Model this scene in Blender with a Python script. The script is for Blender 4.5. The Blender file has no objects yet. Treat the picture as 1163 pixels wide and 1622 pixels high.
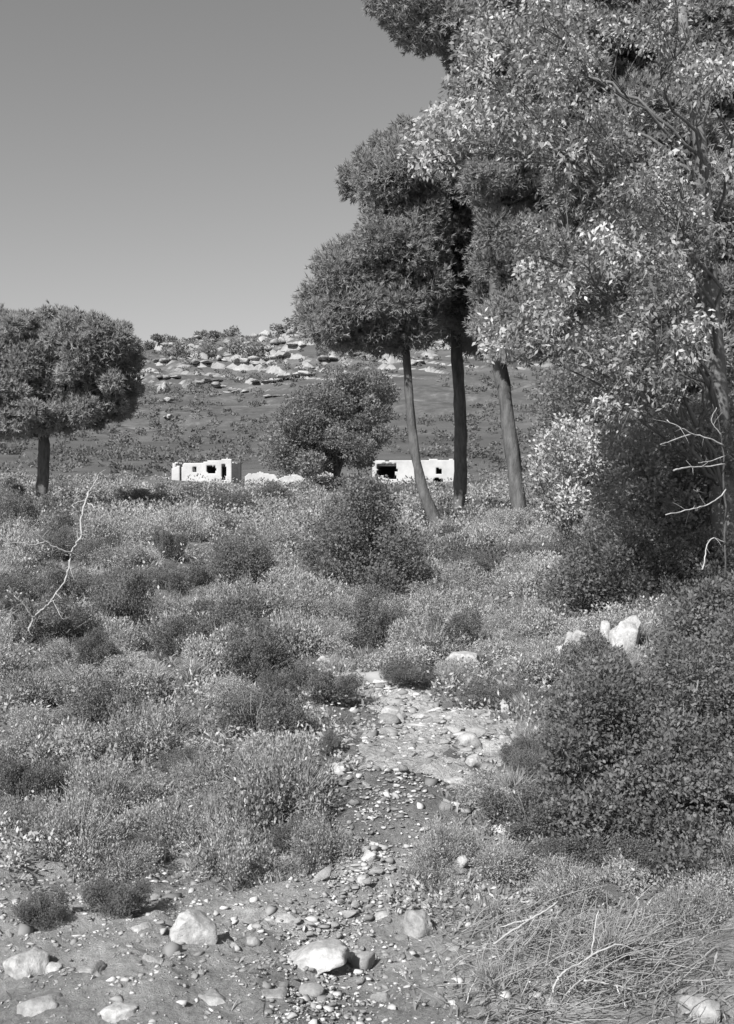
import bpy, math
import numpy as np
from mathutils import Vector

sc = bpy.context.scene
COL = sc.collection
F = 1739.0                      # focal length in pixels of the 1163 x 1622 photograph
CX, CY, CAMZ = 581.5, 811.0, 1.6

# ------------------------------------------------------------------ camera, sky, sun, exposure
cam = bpy.data.cameras.new('camera')
cam.sensor_fit = 'VERTICAL'
cam.sensor_height = 36.0
cam.lens = 36.0 * F / 1622.0
cam.clip_start, cam.clip_end = 0.1, 9000
camo = bpy.data.objects.new('camera', cam)
camo.location = (0, 0, CAMZ)
camo.rotation_euler = (math.radians(90), 0, 0)
COL.objects.link(camo)
sc.camera = camo

SUN_EL = math.radians(40)
SUN_TO = Vector((-0.52, -0.85, 0)).normalized() * math.cos(SUN_EL) + Vector((0, 0, math.sin(SUN_EL)))
world = bpy.data.worlds.new('World')
sc.world = world
world.use_nodes = True
wn, wl = world.node_tree.nodes, world.node_tree.links
wn.clear()
sky = wn.new('ShaderNodeTexSky')
sky.sky_type = 'NISHITA'
sky.sun_disc = False
sky.sun_elevation = SUN_EL
sky.sun_rotation = math.atan2(SUN_TO.x, SUN_TO.y)
sky.air_density, sky.dust_density, sky.ozone_density = 1.0, 1.2, 1.0
bw = wn.new('ShaderNodeRGBToBW')            # black and white film
bg = wn.new('ShaderNodeBackground')
bg.inputs['Strength'].default_value = 0.078
wo = wn.new('ShaderNodeOutputWorld')
wl.new(sky.outputs[0], bw.inputs[0]); wl.new(bw.outputs[0], bg.inputs[0]); wl.new(bg.outputs[0], wo.inputs[0])

sun = bpy.data.lights.new('sun', 'SUN')
sun.energy = 5.0
sun.angle = math.radians(0.6)
sun.color = (1, 0.99, 0.98)
suno = bpy.data.objects.new('sun', sun)
suno.rotation_euler = (-SUN_TO).to_track_quat('-Z', 'Y').to_euler()
suno.location = (-20, -20, 30)
COL.objects.link(suno)

sc.view_settings.view_transform = 'Standard'
sc.view_settings.look = 'None'
sc.view_settings.gamma = 1.0
sc.view_settings.use_curve_mapping = False
sc.view_settings.exposure = 0.7
sc.cycles.max_bounces = 6
sc.cycles.diffuse_bounces = 4
sc.cycles.transmission_bounces = 4
sc.cycles.use_denoising = True

# ------------------------------------------------------------------ numeric helpers
rng = np.random.default_rng(7)

def _hash(ix, iy, iz, seed):
    h = (ix.astype(np.int64) * 374761393 + iy.astype(np.int64) * 668265263 + iz.astype(np.int64) * 2147483647 + seed * 974634777) & 0xFFFFFFFF
    h = ((h ^ (h >> 13)) * 1274126177) & 0xFFFFFFFF
    h = ((h ^ (h >> 16)) * 2246822519) & 0xFFFFFFFF
    return ((h ^ (h >> 15)) & 0xFFFFFF) / float(0xFFFFFF)

def vnoise(x, y, z=None, seed=0):
    x = np.asarray(x, float); y = np.asarray(y, float)
    z = np.zeros_like(x) if z is None else np.asarray(z, float)
    ix, iy, iz = np.floor(x), np.floor(y), np.floor(z)
    fx, fy, fz = x - ix, y - iy, z - iz
    u, v, w = [t * t * (3 - 2 * t) for t in (fx, fy, fz)]
    r = 0
    for dx in (0, 1):
        for dy in (0, 1):
            for dz in (0, 1):
                r = r + (u if dx else 1 - u) * (v if dy else 1 - v) * (w if dz else 1 - w) * _hash(ix + dx, iy + dy, iz + dz, seed)
    return r * 2 - 1

def fbm(x, y, z=None, seed=0, oct=4):
    r, a, f = 0, 1.0, 1.0
    for o in range(oct):
        r = r + a * vnoise(np.asarray(x) * f, np.asarray(y) * f, None if z is None else np.asarray(z) * f, seed + o * 17)
        a *= 0.5; f *= 2.03
    return r

def sstep(a, b, t):
    t = np.clip((t - a) / (b - a), 0, 1)
    return t * t * (3 - 2 * t)

# ------------------------------------------------------------------ the lie of the land
_PY = np.array([-400, -40, 0, 3.4, 7, 9, 12, 20, 30, 60, 110, 128, 150, 190, 255, 283, 310, 335, 370, 450, 700, 4000], float)
_PH = np.array([-6, -1.2, 0, 0, 0.0, .06, .27, .66, 1.0, 2.3, 4.5, 5.2, 7.5, 15, 33.5, 46.5, 51.5, 57.0, 59, 45, 5, -40], float)

def profile(y):
    y = np.asarray(y, float)
    s = 0.4 + np.minimum(np.abs(y), 160) * 0.05
    return sum(np.interp(y + k * s, _PY, _PH) for k in (-1.5, -.75, 0, .75, 1.5)) / 5

_PATH_PX = [(520, 1700, 70), (505, 1622, 70), (520, 1500, 70), (560, 1400, 70), (612, 1300, 85), (655, 1235, 115), (690, 1185, 140),
            (672, 1150, 85), (625, 1122, 50), (570, 1098, 32), (530, 1078, 24)]
def _pp():
    out = []
    for px, py, hw in _PATH_PX:
        d = CAMZ * F / (py - CY)
        out.append(((px - CX) / F * d, d, hw / F * d))
    return np.array(out)
PATH = _pp()
_pt = np.linspace(0, len(PATH) - 1, 160)
PATHF = np.stack([np.interp(_pt, np.arange(len(PATH)), PATH[:, k]) for k in range(3)], 1)
for _ in range(6):
    PATHF[1:-1] = (PATHF[:-2] + 2 * PATHF[1:-1] + PATHF[2:]) / 4

def path_dist(x, y):
    """distance to the path's centre line in units of its half width"""
    x = np.asarray(x, float); y = np.asarray(y, float)
    best = np.full(x.shape, 99.0)
    for cx_, cy_, hw in PATHF[::2]:
        best = np.minimum(best, np.hypot(x - cx_, (y - cy_) * 0.9) / hw)
    return best

def H(x, y):
    x = np.asarray(x, float); y = np.asarray(y, float)
    x, y = np.broadcast_arrays(x, y)
    h = profile(y)
    # ridge rises towards the right
    ridge = np.interp(x, [-400, -130, -69, -53, -27, -19, 10, 60, 200, 500], [.45, .76, .895, .955, .98, 1.01, 1.05, 1.12, 1.2, .9])
    k = sstep(135, 240, y)
    h = h * (1 - k) + h * ridge * k
    # terraces on the far hillside
    far = sstep(150, 200, y) * (1 - sstep(360, 420, y))
    tt = (h + 0.10 * x) / 5.5 + 0.25 * fbm(x / 45, y / 45, seed=31, oct=2)
    h = h + far * 1.6 * (sstep(0.55, 0.95, tt - np.floor(tt)) - (tt - np.floor(tt)))
    # bank on the right, gentle shoulder on the left
    h = h + 0.38 * sstep(1.3, 3.2, x) * sstep(4.2, 7.5, y) * (1 - sstep(20, 40, y))
    h = h + 0.30 * sstep(-1.2, -4.0, x) * sstep(4.5, 9, y) * (1 - sstep(25, 60, y))
    d = np.hypot(x, y)
    near = 1 - sstep(30, 120, d)
    amp = 0.13 * fbm(x / 1.6, y / 1.6, seed=3) + 0.035 * fbm(x / .38, y / .38, seed=4, oct=3)
    clod = (.022 * fbm(x / .13, y / .13, seed=8, oct=3) + .010 * np.abs(fbm(x / .05, y / .05, seed=18, oct=2))) * (1 - sstep(6, 9, d))
    h = h + clod + near * amp * (0.35 + 0.65 * sstep(2.0, 5.5, d))
    h = h + (1 - near) * 0.7 * fbm(x / 22, y / 22, seed=5) * (1 - 0.5 * sstep(100, 115, y) * (1 - sstep(140, 150, y)))
    return h

def Hs(x, y):
    return float(H(np.array([x]), np.array([y]))[0])

def P(px, py, d):
    """point at depth d seen at this place of the photograph"""
    return np.array([(px - CX) / F * d, d, CAMZ - (py - CY) / F * d])

_DS = np.concatenate([np.arange(2.5, 30, .05), np.arange(30, 420, .5)])
def GP(px, py):
    """the ground point seen there"""
    x = (px - CX) / F * _DS
    z = CAMZ - (py - CY) / F * _DS
    g = H(x, _DS)
    i = int(np.argmax(z <= g))
    if not (z <= g).any(): i = len(_DS) - 1
    return np.array([x[i], _DS[i], g[i]])

# ------------------------------------------------------------------ mesh helpers
class MB:
    def __init__(self):
        self.v, self.q, self.t, self.tint, self.n = [], [], [], [], 0
    def add(self, v, q=None, t=None, tint=0.5):
        v = np.asarray(v, float).reshape(-1, 3)
        if q is not None and len(q): self.q.append(np.asarray(q, np.int64) + self.n)
        if t is not None and len(t): self.t.append(np.asarray(t, np.int64) + self.n)
        self.tint.append(np.broadcast_to(np.asarray(tint, float), (len(v),)))
        self.v.append(v); self.n += len(v)
        return self
    def mesh(self, name, mat, smooth=False):
        V = np.concatenate(self.v)
        Q = np.concatenate(self.q) if self.q else np.zeros((0, 4), np.int64)
        T = np.concatenate(self.t) if self.t else np.zeros((0, 3), np.int64)
        me = bpy.data.meshes.new(name)
        me.vertices.add(len(V)); me.vertices.foreach_set('co', V.astype(np.float32).ravel())
        nl = len(Q) * 4 + len(T) * 3
        me.loops.add(nl)
        me.loops.foreach_set('vertex_index', np.concatenate([Q.ravel(), T.ravel()]).astype(np.int32))
        me.polygons.add(len(Q) + len(T))
        st = np.concatenate([np.arange(len(Q)) * 4, len(Q) * 4 + np.arange(len(T)) * 3]).astype(np.int32)
        me.polygons.foreach_set('loop_start', st)
        if smooth: me.polygons.foreach_set('use_smooth', np.ones(len(Q) + len(T), bool))
        at = me.attributes.new('tint', 'FLOAT', 'POINT')
        at.data.foreach_set('value', np.concatenate(self.tint).astype(np.float32))
        me.materials.append(mat)
        me.update(calc_edges=True)
        return me
    def obj(self, name, mat, parent=None, smooth=False, loc=None):
        if loc is not None:
            loc = np.asarray(loc, float)
            self.v = [v - loc for v in self.v]
        o = link(name, self.mesh(name, mat, smooth), parent)
        if loc is not None and parent is None: o.location = loc
        return o

def link(name, data, parent=None):
    o = bpy.data.objects.new(name, data)
    COL.objects.link(o)
    if parent is not None: o.parent = parent
    return o

def empty(name, loc):
    o = link(name, None); o.location = [float(c) for c in loc]; o.empty_display_size = 0.2
    return o

def tag(o, label=None, cat=None, group=None, kind=None):
    if label: o['label'] = label
    if cat: o['category'] = cat
    if group: o['group'] = group
    if kind: o['kind'] = kind
    return o

def tube(mb, pts, rad, sides=6, tint=0.5, wob=0.0, seed=0):
    pts = np.asarray(pts, float); rad = np.broadcast_to(np.asarray(rad, float), (len(pts),))
    d = np.gradient(pts, axis=0); d /= np.linalg.norm(d, axis=1)[:, None] + 1e-9
    ref = np.array([0.31, 0.87, 0.38]) if abs(d.mean(0)[1]) < .8 else np.array([1., 0, .2])
    a = np.cross(d, ref); a /= np.linalg.norm(a, axis=1)[:, None] + 1e-9
    b = np.cross(d, a)
    th = np.arange(sides) / sides * 2 * np.pi
    r = rad[:, None] * np.ones(sides)
    if wob:
        r = r * (1 + wob * fbm(np.cos(th)[None] * 1.5 + pts[:, 2:3] * 2.5, np.sin(th)[None] * 1.5 + pts[:, 1:2], seed=seed, oct=3))
    v = pts[:, None] + r[..., None] * (a[:, None] * np.cos(th)[None, :, None] + b[:, None] * np.sin(th)[None, :, None])
    n = len(pts)
    i, j = np.meshgrid(np.arange(n - 1), np.arange(sides), indexing='ij')
    j2 = (j + 1) % sides
    q = np.stack([i * sides + j, i * sides + j2, (i + 1) * sides + j2, (i + 1) * sides + j], -1).reshape(-1, 4)
    v = v.reshape(-1, 3)
    v = np.concatenate([v, pts[:1], pts[-1:]])
    k = np.arange(sides); k2 = (k + 1) % sides
    t = np.concatenate([np.stack([k2, k, np.full(sides, n * sides)], 1), np.stack([(n - 1) * sides + k, (n - 1) * sides + k2, np.full(sides, n * sides + 1)], 1)])
    mb.add(v, q=q, t=t, tint=tint)

def smooth_line(pts, n, jit=0.0, r=rng):
    pts = np.asarray(pts, float)
    t = np.linspace(0, len(pts) - 1, n)
    o = np.stack([np.interp(t, np.arange(len(pts)), pts[:, k]) for k in range(pts.shape[1])], 1)
    for _ in range(2):
        o[1:-1] = (o[:-2] + 2 * o[1:-1] + o[2:]) / 4
    if jit:
        j = r.normal(0, jit, o.shape); j[0] = 0
        o = o + j
    return o

def unit(v):
    return v / (np.linalg.norm(v, axis=-1, keepdims=True) + 1e-9)

def rdir(n, r=rng):
    return unit(r.normal(size=(n, 3)))

def leaves(mb, p, d, n, L, W, tint, bend=0.0):
    """leaf quads at p, running along d, broad face towards n"""
    s = unit(np.cross(d, n))
    L = np.broadcast_to(L, (len(p),))[:, None]; W = np.broadcast_to(W, (len(p),))[:, None]
    m = p + d * L * .45
    tip = p + d * L
    if bend: tip = tip - np.array([0, 0, 1.]) * L * bend
    v = np.stack([p, m + s * W * .5, tip, m - s * W * .5], 1).reshape(-1, 3)
    q = np.arange(len(p) * 4).reshape(-1, 4)
    mb.add(v, q=q, tint=np.repeat(tint, 4))

# ------------------------------------------------------------------ materials (greys of a black and white print)
def newmat(name):
    m = bpy.data.materials.new(name); m.use_nodes = True
    nt = m.node_tree; nt.nodes.clear()
    return m, nt.nodes, nt.links

def ramp(nodes, stops):
    r = nodes.new('ShaderNodeValToRGB')
    e = r.color_ramp.elements
    while len(e) < len(stops): e.new(0.5)
    for el, (p, g) in zip(e, stops):
        el.position = p; el.color = (g, g, g, 1)
    return r

def leaf_mat(name, dark, light, trans=0.3, rough=0.5, spec=0.3, power=1.0):
    m, N, L = newmat(name)
    at = N.new('ShaderNodeAttribute'); at.attribute_name = 'tint'
    oi = N.new('ShaderNodeObjectInfo')
    mx = N.new('ShaderNodeMath'); mx.operation = 'MULTIPLY_ADD'
    L.new(oi.outputs['Random'], mx.inputs[0]); mx.inputs[1].default_value = 0.22; L.new(at.outputs['Fac'], mx.inputs[2])
    rp = ramp(N, [(0.0, dark), (0.6, dark + (light - dark) * .45), (1.15 / 1.2, light)])
    L.new(mx.outputs[0], rp.inputs[0])
    pb = N.new('ShaderNodeBsdfPrincipled')
    pb.inputs['Roughness'].default_value = rough
    pb.inputs['Specular IOR Level'].default_value = spec
    tr = N.new('ShaderNodeBsdfTranslucent')
    ms = N.new('ShaderNodeMixShader'); ms.inputs[0].default_value = trans
    out = N.new('ShaderNodeOutputMaterial')
    L.new(rp.outputs[0], pb.inputs['Base Color']); L.new(rp.outputs[0], tr.inputs[0])
    L.new(pb.outputs[0], ms.inputs[1]); L.new(tr.outputs[0], ms.inputs[2]); L.new(ms.outputs[0], out.inputs[0])
    return m

def rough_mat(name, stops, scale, detail=8, bump=0.4, bscale=None, rough=0.9, stretch=(1, 1, 1), fine=None, dist=0.02):
    m, N, L = newmat(name)
    tc = N.new('ShaderNodeTexCoord'); mp = N.new('ShaderNodeMapping'); mp.inputs['Scale'].default_value = stretch
    L.new(tc.outputs['Object'], mp.inputs[0])
    nz = N.new('ShaderNodeTexNoise'); nz.inputs['Scale'].default_value = scale; nz.inputs['Detail'].default_value = detail; nz.inputs['Roughness'].default_value = .65
    L.new(mp.outputs[0], nz.inputs['Vector'])
    oi = N.new('ShaderNodeObjectInfo')
    ad = N.new('ShaderNodeMath'); ad.operation = 'MULTIPLY_ADD'; ad.inputs[1].default_value = 0.1
    L.new(oi.outputs['Random'], ad.inputs[0]); L.new(nz.outputs['Fac'], ad.inputs[2])
    rp = ramp(N, stops); L.new(ad.outputs[0], rp.inputs[0])
    colr = rp.outputs[0]
    if fine:
        f = N.new('ShaderNodeTexNoise'); f.inputs['Scale'].default_value = fine; f.inputs['Detail'].default_value = 6; f.inputs['Roughness'].default_value = .75
        L.new(mp.outputs[0], f.inputs['Vector'])
        r2 = ramp(N, [(0.32, 0.62), (0.7, 1.25)]); L.new(f.outputs['Fac'], r2.inputs[0])
        mm = N.new('ShaderNodeMix'); mm.data_type = 'RGBA'; mm.blend_type = 'MULTIPLY'; mm.inputs[0].default_value = 1
        L.new(colr, mm.inputs[6]); L.new(r2.outputs[0], mm.inputs[7]); colr = mm.outputs[2]
    b = N.new('ShaderNodeTexNoise'); b.inputs['Scale'].default_value = bscale or scale * 3; b.inputs['Detail'].default_value = 8; b.inputs['Roughness'].default_value = .7
    L.new(mp.outputs[0], b.inputs['Vector'])
    bp = N.new('ShaderNodeBump'); bp.inputs['Strength'].default_value = bump; bp.inputs['Distance'].default_value = dist
    L.new(b.outputs['Fac'], bp.inputs['Height'])
    pb = N.new('ShaderNodeBsdfPrincipled'); pb.inputs['Roughness'].default_value = rough; pb.inputs['Specular IOR Level'].default_value = .2
    L.new(colr, pb.inputs['Base Color']); L.new(bp.outputs[0], pb.inputs['Normal'])
    out = N.new('ShaderNodeOutputMaterial'); L.new(pb.outputs[0], out.inputs[0])
    return m

M = {}
M['soil'] = rough_mat('stony soil', [(.30, .17), (.5, .30), (.72, .46)], 1.7, bump=.9, bscale=14, fine=28, dist=.05)
M['path'] = rough_mat('trodden pale soil', [(.34, .18), (.5, .35), (.66, .52)], 5.0, bump=1.0, bscale=16, fine=45, dist=.08)
M['rock'] = rough_mat('pale limestone', [(.25, .25), (.5, .36), (.75, .46)], 4.0, bump=.7, bscale=18, fine=30, dist=.02)
M['rockd'] = rough_mat('grey weathered limestone', [(.25, .17), (.5, .25), (.75, .34)], 5.0, bump=.7, bscale=18, fine=30, dist=.02)
M['chip'] = leaf_mat('limestone chip', .14, .44, 0.0, .9, .1)
M['ledge'] = rough_mat('hill limestone', [(.30, .10), (.5, .24), (.68, .38)], 0.5, bump=.8, bscale=2, fine=3, dist=.3)
M['plaster'] = rough_mat('white lime plaster', [(.30, .22), (.45, .34), (.65, .42)], .5, bump=.5, bscale=8, dist=.03)
M['inner'] = rough_mat('dark inner plaster', [(.3, .05), (.7, .10)], 1.2, bump=.3, bscale=8)  # inner wall plaster, darker than the outer coat
M['rubble'] = rough_mat('rubble masonry', [(.3, .20), (.7, .42)], 2.0, bump=.8, bscale=6, dist=.05)
M['bark'] = rough_mat('pine bark', [(.3, .05), (.5, .09), (.75, .15)], 9, bump=.9, bscale=16, stretch=(1, 1, .3), dist=.04)
M['eubark'] = rough_mat('smooth pale bark', [(.3, .08), (.6, .14), (.8, .2)], 5, bump=.5, bscale=12, stretch=(1, 1, .3), dist=.02)
M['twig'] = rough_mat('scrub twig', [(.3, .10), (.7, .22)], 12, bump=.3, bscale=40, dist=.004)
M['dead'] = rough_mat('bleached dead wood', [(.35, .18), (.65, .42)], 20, bump=.5, bscale=40, stretch=(1, 1, 1), dist=.004)
M['straw'] = leaf_mat('dry straw', .18, .42, .3, .6, .2)
M['pine'] = leaf_mat('pine needle', .23, .37, .48, .5, .25)
M['oak'] = leaf_mat('dark evergreen leaf', .16, .27, .48, .45, .35)
M['lentisk'] = leaf_mat('dark shrub leaf', .12, .22, .48, .5, .3)
M['gum'] = leaf_mat('pale leaf', .13, .54, .38, .45, .4)
M['burnet'] = leaf_mat('grey scrub leaf', .14, .48, .35, .6, .2)
M['cistus'] = leaf_mat('pale scrub leaf', .20, .54, .38, .6, .2)
M['herb'] = leaf_mat('green herb', .12, .33, .38, .6, .2)
M['hillscrub'] = leaf_mat('hill scrub', .10, .20, .35, .7, .1)

m, N, L = newmat('hill and field ground')      # soil near, rock-strewn scrub-grown slope far
tc = N.new('ShaderNodeTexCoord')
n1 = N.new('ShaderNodeTexNoise'); n1.inputs['Scale'].default_value = 1.6; n1.inputs['Detail'].default_value = 10; n1.inputs['Roughness'].default_value = .68
n2 = N.new('ShaderNodeTexNoise'); n2.inputs['Scale'].default_value = 34; n2.inputs['Detail'].default_value = 7; n2.inputs['Roughness'].default_value = .75
n3 = N.new('ShaderNodeTexNoise'); n3.inputs['Scale'].default_value = .09; n3.inputs['Detail'].default_value = 12; n3.inputs['Roughness'].default_value = .72
mp = N.new('ShaderNodeMapping'); mp.inputs['Rotation'].default_value = (0, math.radians(12), 0); mp.inputs['Scale'].default_value = (.35, 1, 2.2)
for n in (n1, n2): L.new(tc.outputs['Object'], n.inputs['Vector'])
L.new(tc.outputs['Object'], mp.inputs[0]); L.new(mp.outputs[0], n3.inputs['Vector'])
r1 = ramp(N, [(.32, .12), (.5, .21), (.70, .33)]); L.new(n1.outputs['Fac'], r1.inputs[0])
r2 = ramp(N, [(.32, .6), (.7, 1.25)]); L.new(n2.outputs['Fac'], r2.inputs[0])
r3 = ramp(N, [(.34, .06), (.50, .085), (.60, .11), (.70, .24)]); L.new(n3.outputs['Fac'], r3.inputs[0])
mm = N.new('ShaderNodeMix'); mm.data_type = 'RGBA'; mm.blend_type = 'MULTIPLY'; mm.inputs[0].default_value = 1
L.new(r1.outputs[0], mm.inputs[6]); L.new(r2.outputs[0], mm.inputs[7])
sx = N.new('ShaderNodeSeparateXYZ'); L.new(tc.outputs['Object'], sx.inputs[0])
mr = N.new('ShaderNodeMapRange'); mr.inputs[1].default_value = 45; mr.inputs[2].default_value = 150; L.new(sx.outputs['Y'], mr.inputs[0])
# the trodden foreground is bare and paler
m3 = N.new('ShaderNodeMix'); m3.data_type = 'RGBA'; m3.blend_type = 'MULTIPLY'; m3.inputs[7].default_value = (1.9, 1.9, 1.9, 1)
my = N.new('ShaderNodeMath'); my.operation = 'MULTIPLY_ADD'; my.inputs[1].default_value = 1.6; L.new(n1.outputs['Fac'], my.inputs[0]); L.new(sx.outputs['Y'], my.inputs[2])
mq = N.new('ShaderNodeMapRange'); mq.inputs[1].default_value = 6.6; mq.inputs[2].default_value = 5.6; mq.inputs[3].default_value = 0; mq.inputs[4].default_value = 1; L.new(my.outputs[0], mq.inputs[0])
L.new(mq.outputs[0], m3.inputs[0]); L.new(mm.outputs[2], m3.inputs[6])
m2 = N.new('ShaderNodeMix'); m2.data_type = 'RGBA'; L.new(mr.outputs[0], m2.inputs[0]); L.new(m3.outputs[2], m2.inputs[6]); L.new(r3.outputs[0], m2.inputs[7])
nb = N.new('ShaderNodeTexNoise'); nb.inputs['Scale'].default_value = 22; nb.inputs['Detail'].default_value = 12; nb.inputs['Roughness'].default_value = .8
L.new(tc.outputs['Object'], nb.inputs['Vector'])
bp = N.new('ShaderNodeBump'); bp.inputs['Strength'].default_value = 1.0; bp.inputs['Distance'].default_value = .07; L.new(nb.outputs['Fac'], bp.inputs['Height'])
pb = N.new('ShaderNodeBsdfPrincipled'); pb.inputs['Roughness'].default_value = .95; pb.inputs['Specular IOR Level'].default_value = .1
L.new(m2.outputs[2], pb.inputs['Base Color']); L.new(bp.outputs[0], pb.inputs['Normal'])
out = N.new('ShaderNodeOutputMaterial'); L.new(pb.outputs[0], out.inputs[0])
M['ground'] = m

# ------------------------------------------------------------------ ground sheet
def grid_mesh(xs, ys, fn):
    X, Y = np.meshgrid(xs, ys)
    Z = fn(X, Y)
    v = np.stack([X, Y, Z], -1).reshape(-1, 3)
    nx, ny = len(xs), len(ys)
    i, j = np.meshgrid(np.arange(ny - 1), np.arange(nx - 1), indexing='ij')
    q = np.stack([i * nx + j, i * nx + j + 1, (i + 1) * nx + j + 1, (i + 1) * nx + j], -1).reshape(-1, 4)
    return v, q

gx = np.concatenate([np.arange(0, 1.7, .02), 1.7 + np.geomspace(.03, 3000, 105)]); gx = np.concatenate([-gx[:0:-1], gx])
gy = np.concatenate([-np.geomspace(600, 1.2, 26), np.arange(-1, 2.4, .2), np.arange(2.4, 3.2, .1), np.arange(3.2, 5, .02), np.arange(5, 6, .04), np.arange(6, 14, .065), np.arange(14, 40, .25), np.arange(40, 150, 1.6), np.arange(150, 430, 2.0), np.geomspace(432, 4000, 24)])
v, q = grid_mesh(gx, gy, H)
g = MB().add(v, q=q).obj('ground', M['ground'], smooth=True)
tag(g, kind='structure')

# craggy upper hillside: a finer sheet laid over the ground
m, N, L = newmat('craggy hillside')
tc = N.new('ShaderNodeTexCoord'); ge = N.new('ShaderNodeNewGeometry')
sx = N.new('ShaderNodeSeparateXYZ'); L.new(ge.outputs['True Normal'], sx.inputs[0])
n1 = N.new('ShaderNodeTexNoise'); n1.inputs['Scale'].default_value = .35; n1.inputs['Detail'].default_value = 10; n1.inputs['Roughness'].default_value = .75
L.new(tc.outputs['Object'], n1.inputs['Vector'])
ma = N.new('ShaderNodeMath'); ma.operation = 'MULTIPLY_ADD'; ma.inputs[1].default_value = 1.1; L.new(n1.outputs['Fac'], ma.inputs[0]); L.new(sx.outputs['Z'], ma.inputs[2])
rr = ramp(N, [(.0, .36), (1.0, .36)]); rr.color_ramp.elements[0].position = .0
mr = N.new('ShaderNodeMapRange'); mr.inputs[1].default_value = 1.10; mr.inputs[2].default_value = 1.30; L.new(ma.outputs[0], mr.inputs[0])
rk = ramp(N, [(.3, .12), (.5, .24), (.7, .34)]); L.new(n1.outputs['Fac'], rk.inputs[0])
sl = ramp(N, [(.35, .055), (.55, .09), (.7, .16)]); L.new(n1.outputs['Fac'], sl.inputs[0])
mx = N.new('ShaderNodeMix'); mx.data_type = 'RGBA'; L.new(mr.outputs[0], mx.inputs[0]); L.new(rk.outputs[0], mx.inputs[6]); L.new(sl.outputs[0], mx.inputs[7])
pb = N.new('ShaderNodeBsdfPrincipled'); pb.inputs['Roughness'].default_value = .95; pb.inputs['Specular IOR Level'].default_value = .1
L.new(mx.outputs[2], pb.inputs['Base Color'])
out = N.new('ShaderNodeOutputMaterial'); L.new(pb.outputs[0], out.inputs[0])
M['crag'] = m

def HC(x, y):
    h = H(x, y)
    edge = sstep(165, 200, y) * (1 - sstep(338, 352, y)) * (1 - sstep(95, 125, np.abs(x)))
    top = sstep(236, 256, y - .12 * x)
    # rock bands: height snapped to uneven steps that follow a tilted bedding plane
    b = (h + .13 * x) / 2.6 + .55 * fbm(x / 24, y / 24, seed=61, oct=3)
    fr = b - np.floor(b)
    step = (sstep(.55, .80, fr) - fr) * 2.6
    brk = sstep(-.35, .25, fbm(x / 9, y / 9, seed=63, oct=3))
    rough = np.abs(fbm(x / 5, y / 5, seed=64, oct=4))
    return h + edge * (.05 + (.10 + 1.35 * top) * (step * 1.05 * brk + 1.1 * (rough - .35) * (.3 + .7 * top))) - (1 - edge) * 1.2
v, q = grid_mesh(np.arange(-126, 126, .75), np.arange(163, 354, .7), HC)
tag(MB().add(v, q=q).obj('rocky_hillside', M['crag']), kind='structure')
_HDS = np.concatenate([np.arange(150, 352, .4)])
def GC(px, py):
    x = (px - CX) / F * _HDS; z = CAMZ - (py - CY) / F * _HDS; g = HC(x, _HDS)
    i = int(np.argmax(z <= g)) if (z <= g).any() else int(np.argmin(np.abs(_HDS - 330)))
    return np.array([x[i], _HDS[i], g[i]])

# ------------------------------------------------------------------ path
nrow = 260
t = np.linspace(0, len(PATHF) - 1, nrow)
pc = np.stack([np.interp(t, np.arange(len(PATHF)), PATHF[:, k]) for k in range(3)], 1)
tan = unit(np.gradient(pc[:, :2], axis=0)); nor = np.stack([tan[:, 1], -tan[:, 0]], 1)
ncol = 25
s = np.linspace(-1.25, 1.25, ncol)
wob = 1 + 0.42 * fbm(t[:, None] * .12 + np.sign(s)[None] * 7, np.zeros((nrow, ncol)), seed=9, oct=4)
xy = pc[:, None, :2] + nor[:, None] * (s[None] * pc[:, 2:3] * wob)[..., None]
zz = H(xy[..., 0], xy[..., 1]) + .012 - .09 * sstep(6.3, 5.3, xy[..., 1]) + .05 * fbm(xy[..., 0] * 3, xy[..., 1] * 3, seed=14, oct=3) * sstep(6.2, 5.0, xy[..., 1]) - .004 + .012 * fbm(xy[..., 0] * 9, xy[..., 1] * 9, seed=12, oct=3) - .07 * np.clip((np.abs(s)[None] - .8) / .45, 0, 1) ** 1.5
v = np.concatenate([xy, zz[..., None]], -1).reshape(-1, 3)
i, j = np.meshgrid(np.arange(nrow - 1), np.arange(ncol - 1), indexing='ij')
q = np.stack([i * ncol + j, i * ncol + j + 1, (i + 1) * ncol + j + 1, (i + 1) * ncol + j], -1).reshape(-1, 4)
p_ = MB().add(v, q=q[:, ::-1]).obj('footpath', M['path'], smooth=True)
tag(p_, kind='structure')

# ------------------------------------------------------------------ rocks and stones
def ico(sub):
    import bmesh
    bm = bmesh.new(); bmesh.ops.create_icosphere(bm, subdivisions=sub, radius=1)
    bm.verts.ensure_lookup_table()
    v = np.array([w.co[:] for w in bm.verts]); f = np.array([[w.index for w in fc.verts] for fc in bm.faces])
    bm.free(); return v, f
ICO = {k: ico(k) for k in (1, 2, 3, 4)}

def rock_arrays(seed, sub=3, cuts=9, rough=.10, boxy=.62, c0=.55, c1=.95):
    r = np.random.default_rng(seed)
    v, f = ICO[sub]; v = np.sign(v) * np.abs(v) ** boxy
    q_ = np.linalg.qr(r.normal(size=(3, 3)))[0]; v = v @ (q_ if sub < 3 else np.eye(3))
    for _ in range(cuts):
        n = unit(r.normal(size=3)); c = r.uniform(c0, c1)
        dd = v @ n
        v = v - np.outer(np.maximum(dd - c, 0) * .92, n)
    k = 1 + rough * fbm(v[:, 0] * 1.7 + seed, v[:, 1] * 1.7, v[:, 2] * 1.7, seed=seed, oct=4)
    v = v * k[:, None]
    v /= np.abs(v).max(0)
    return v, f

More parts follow.
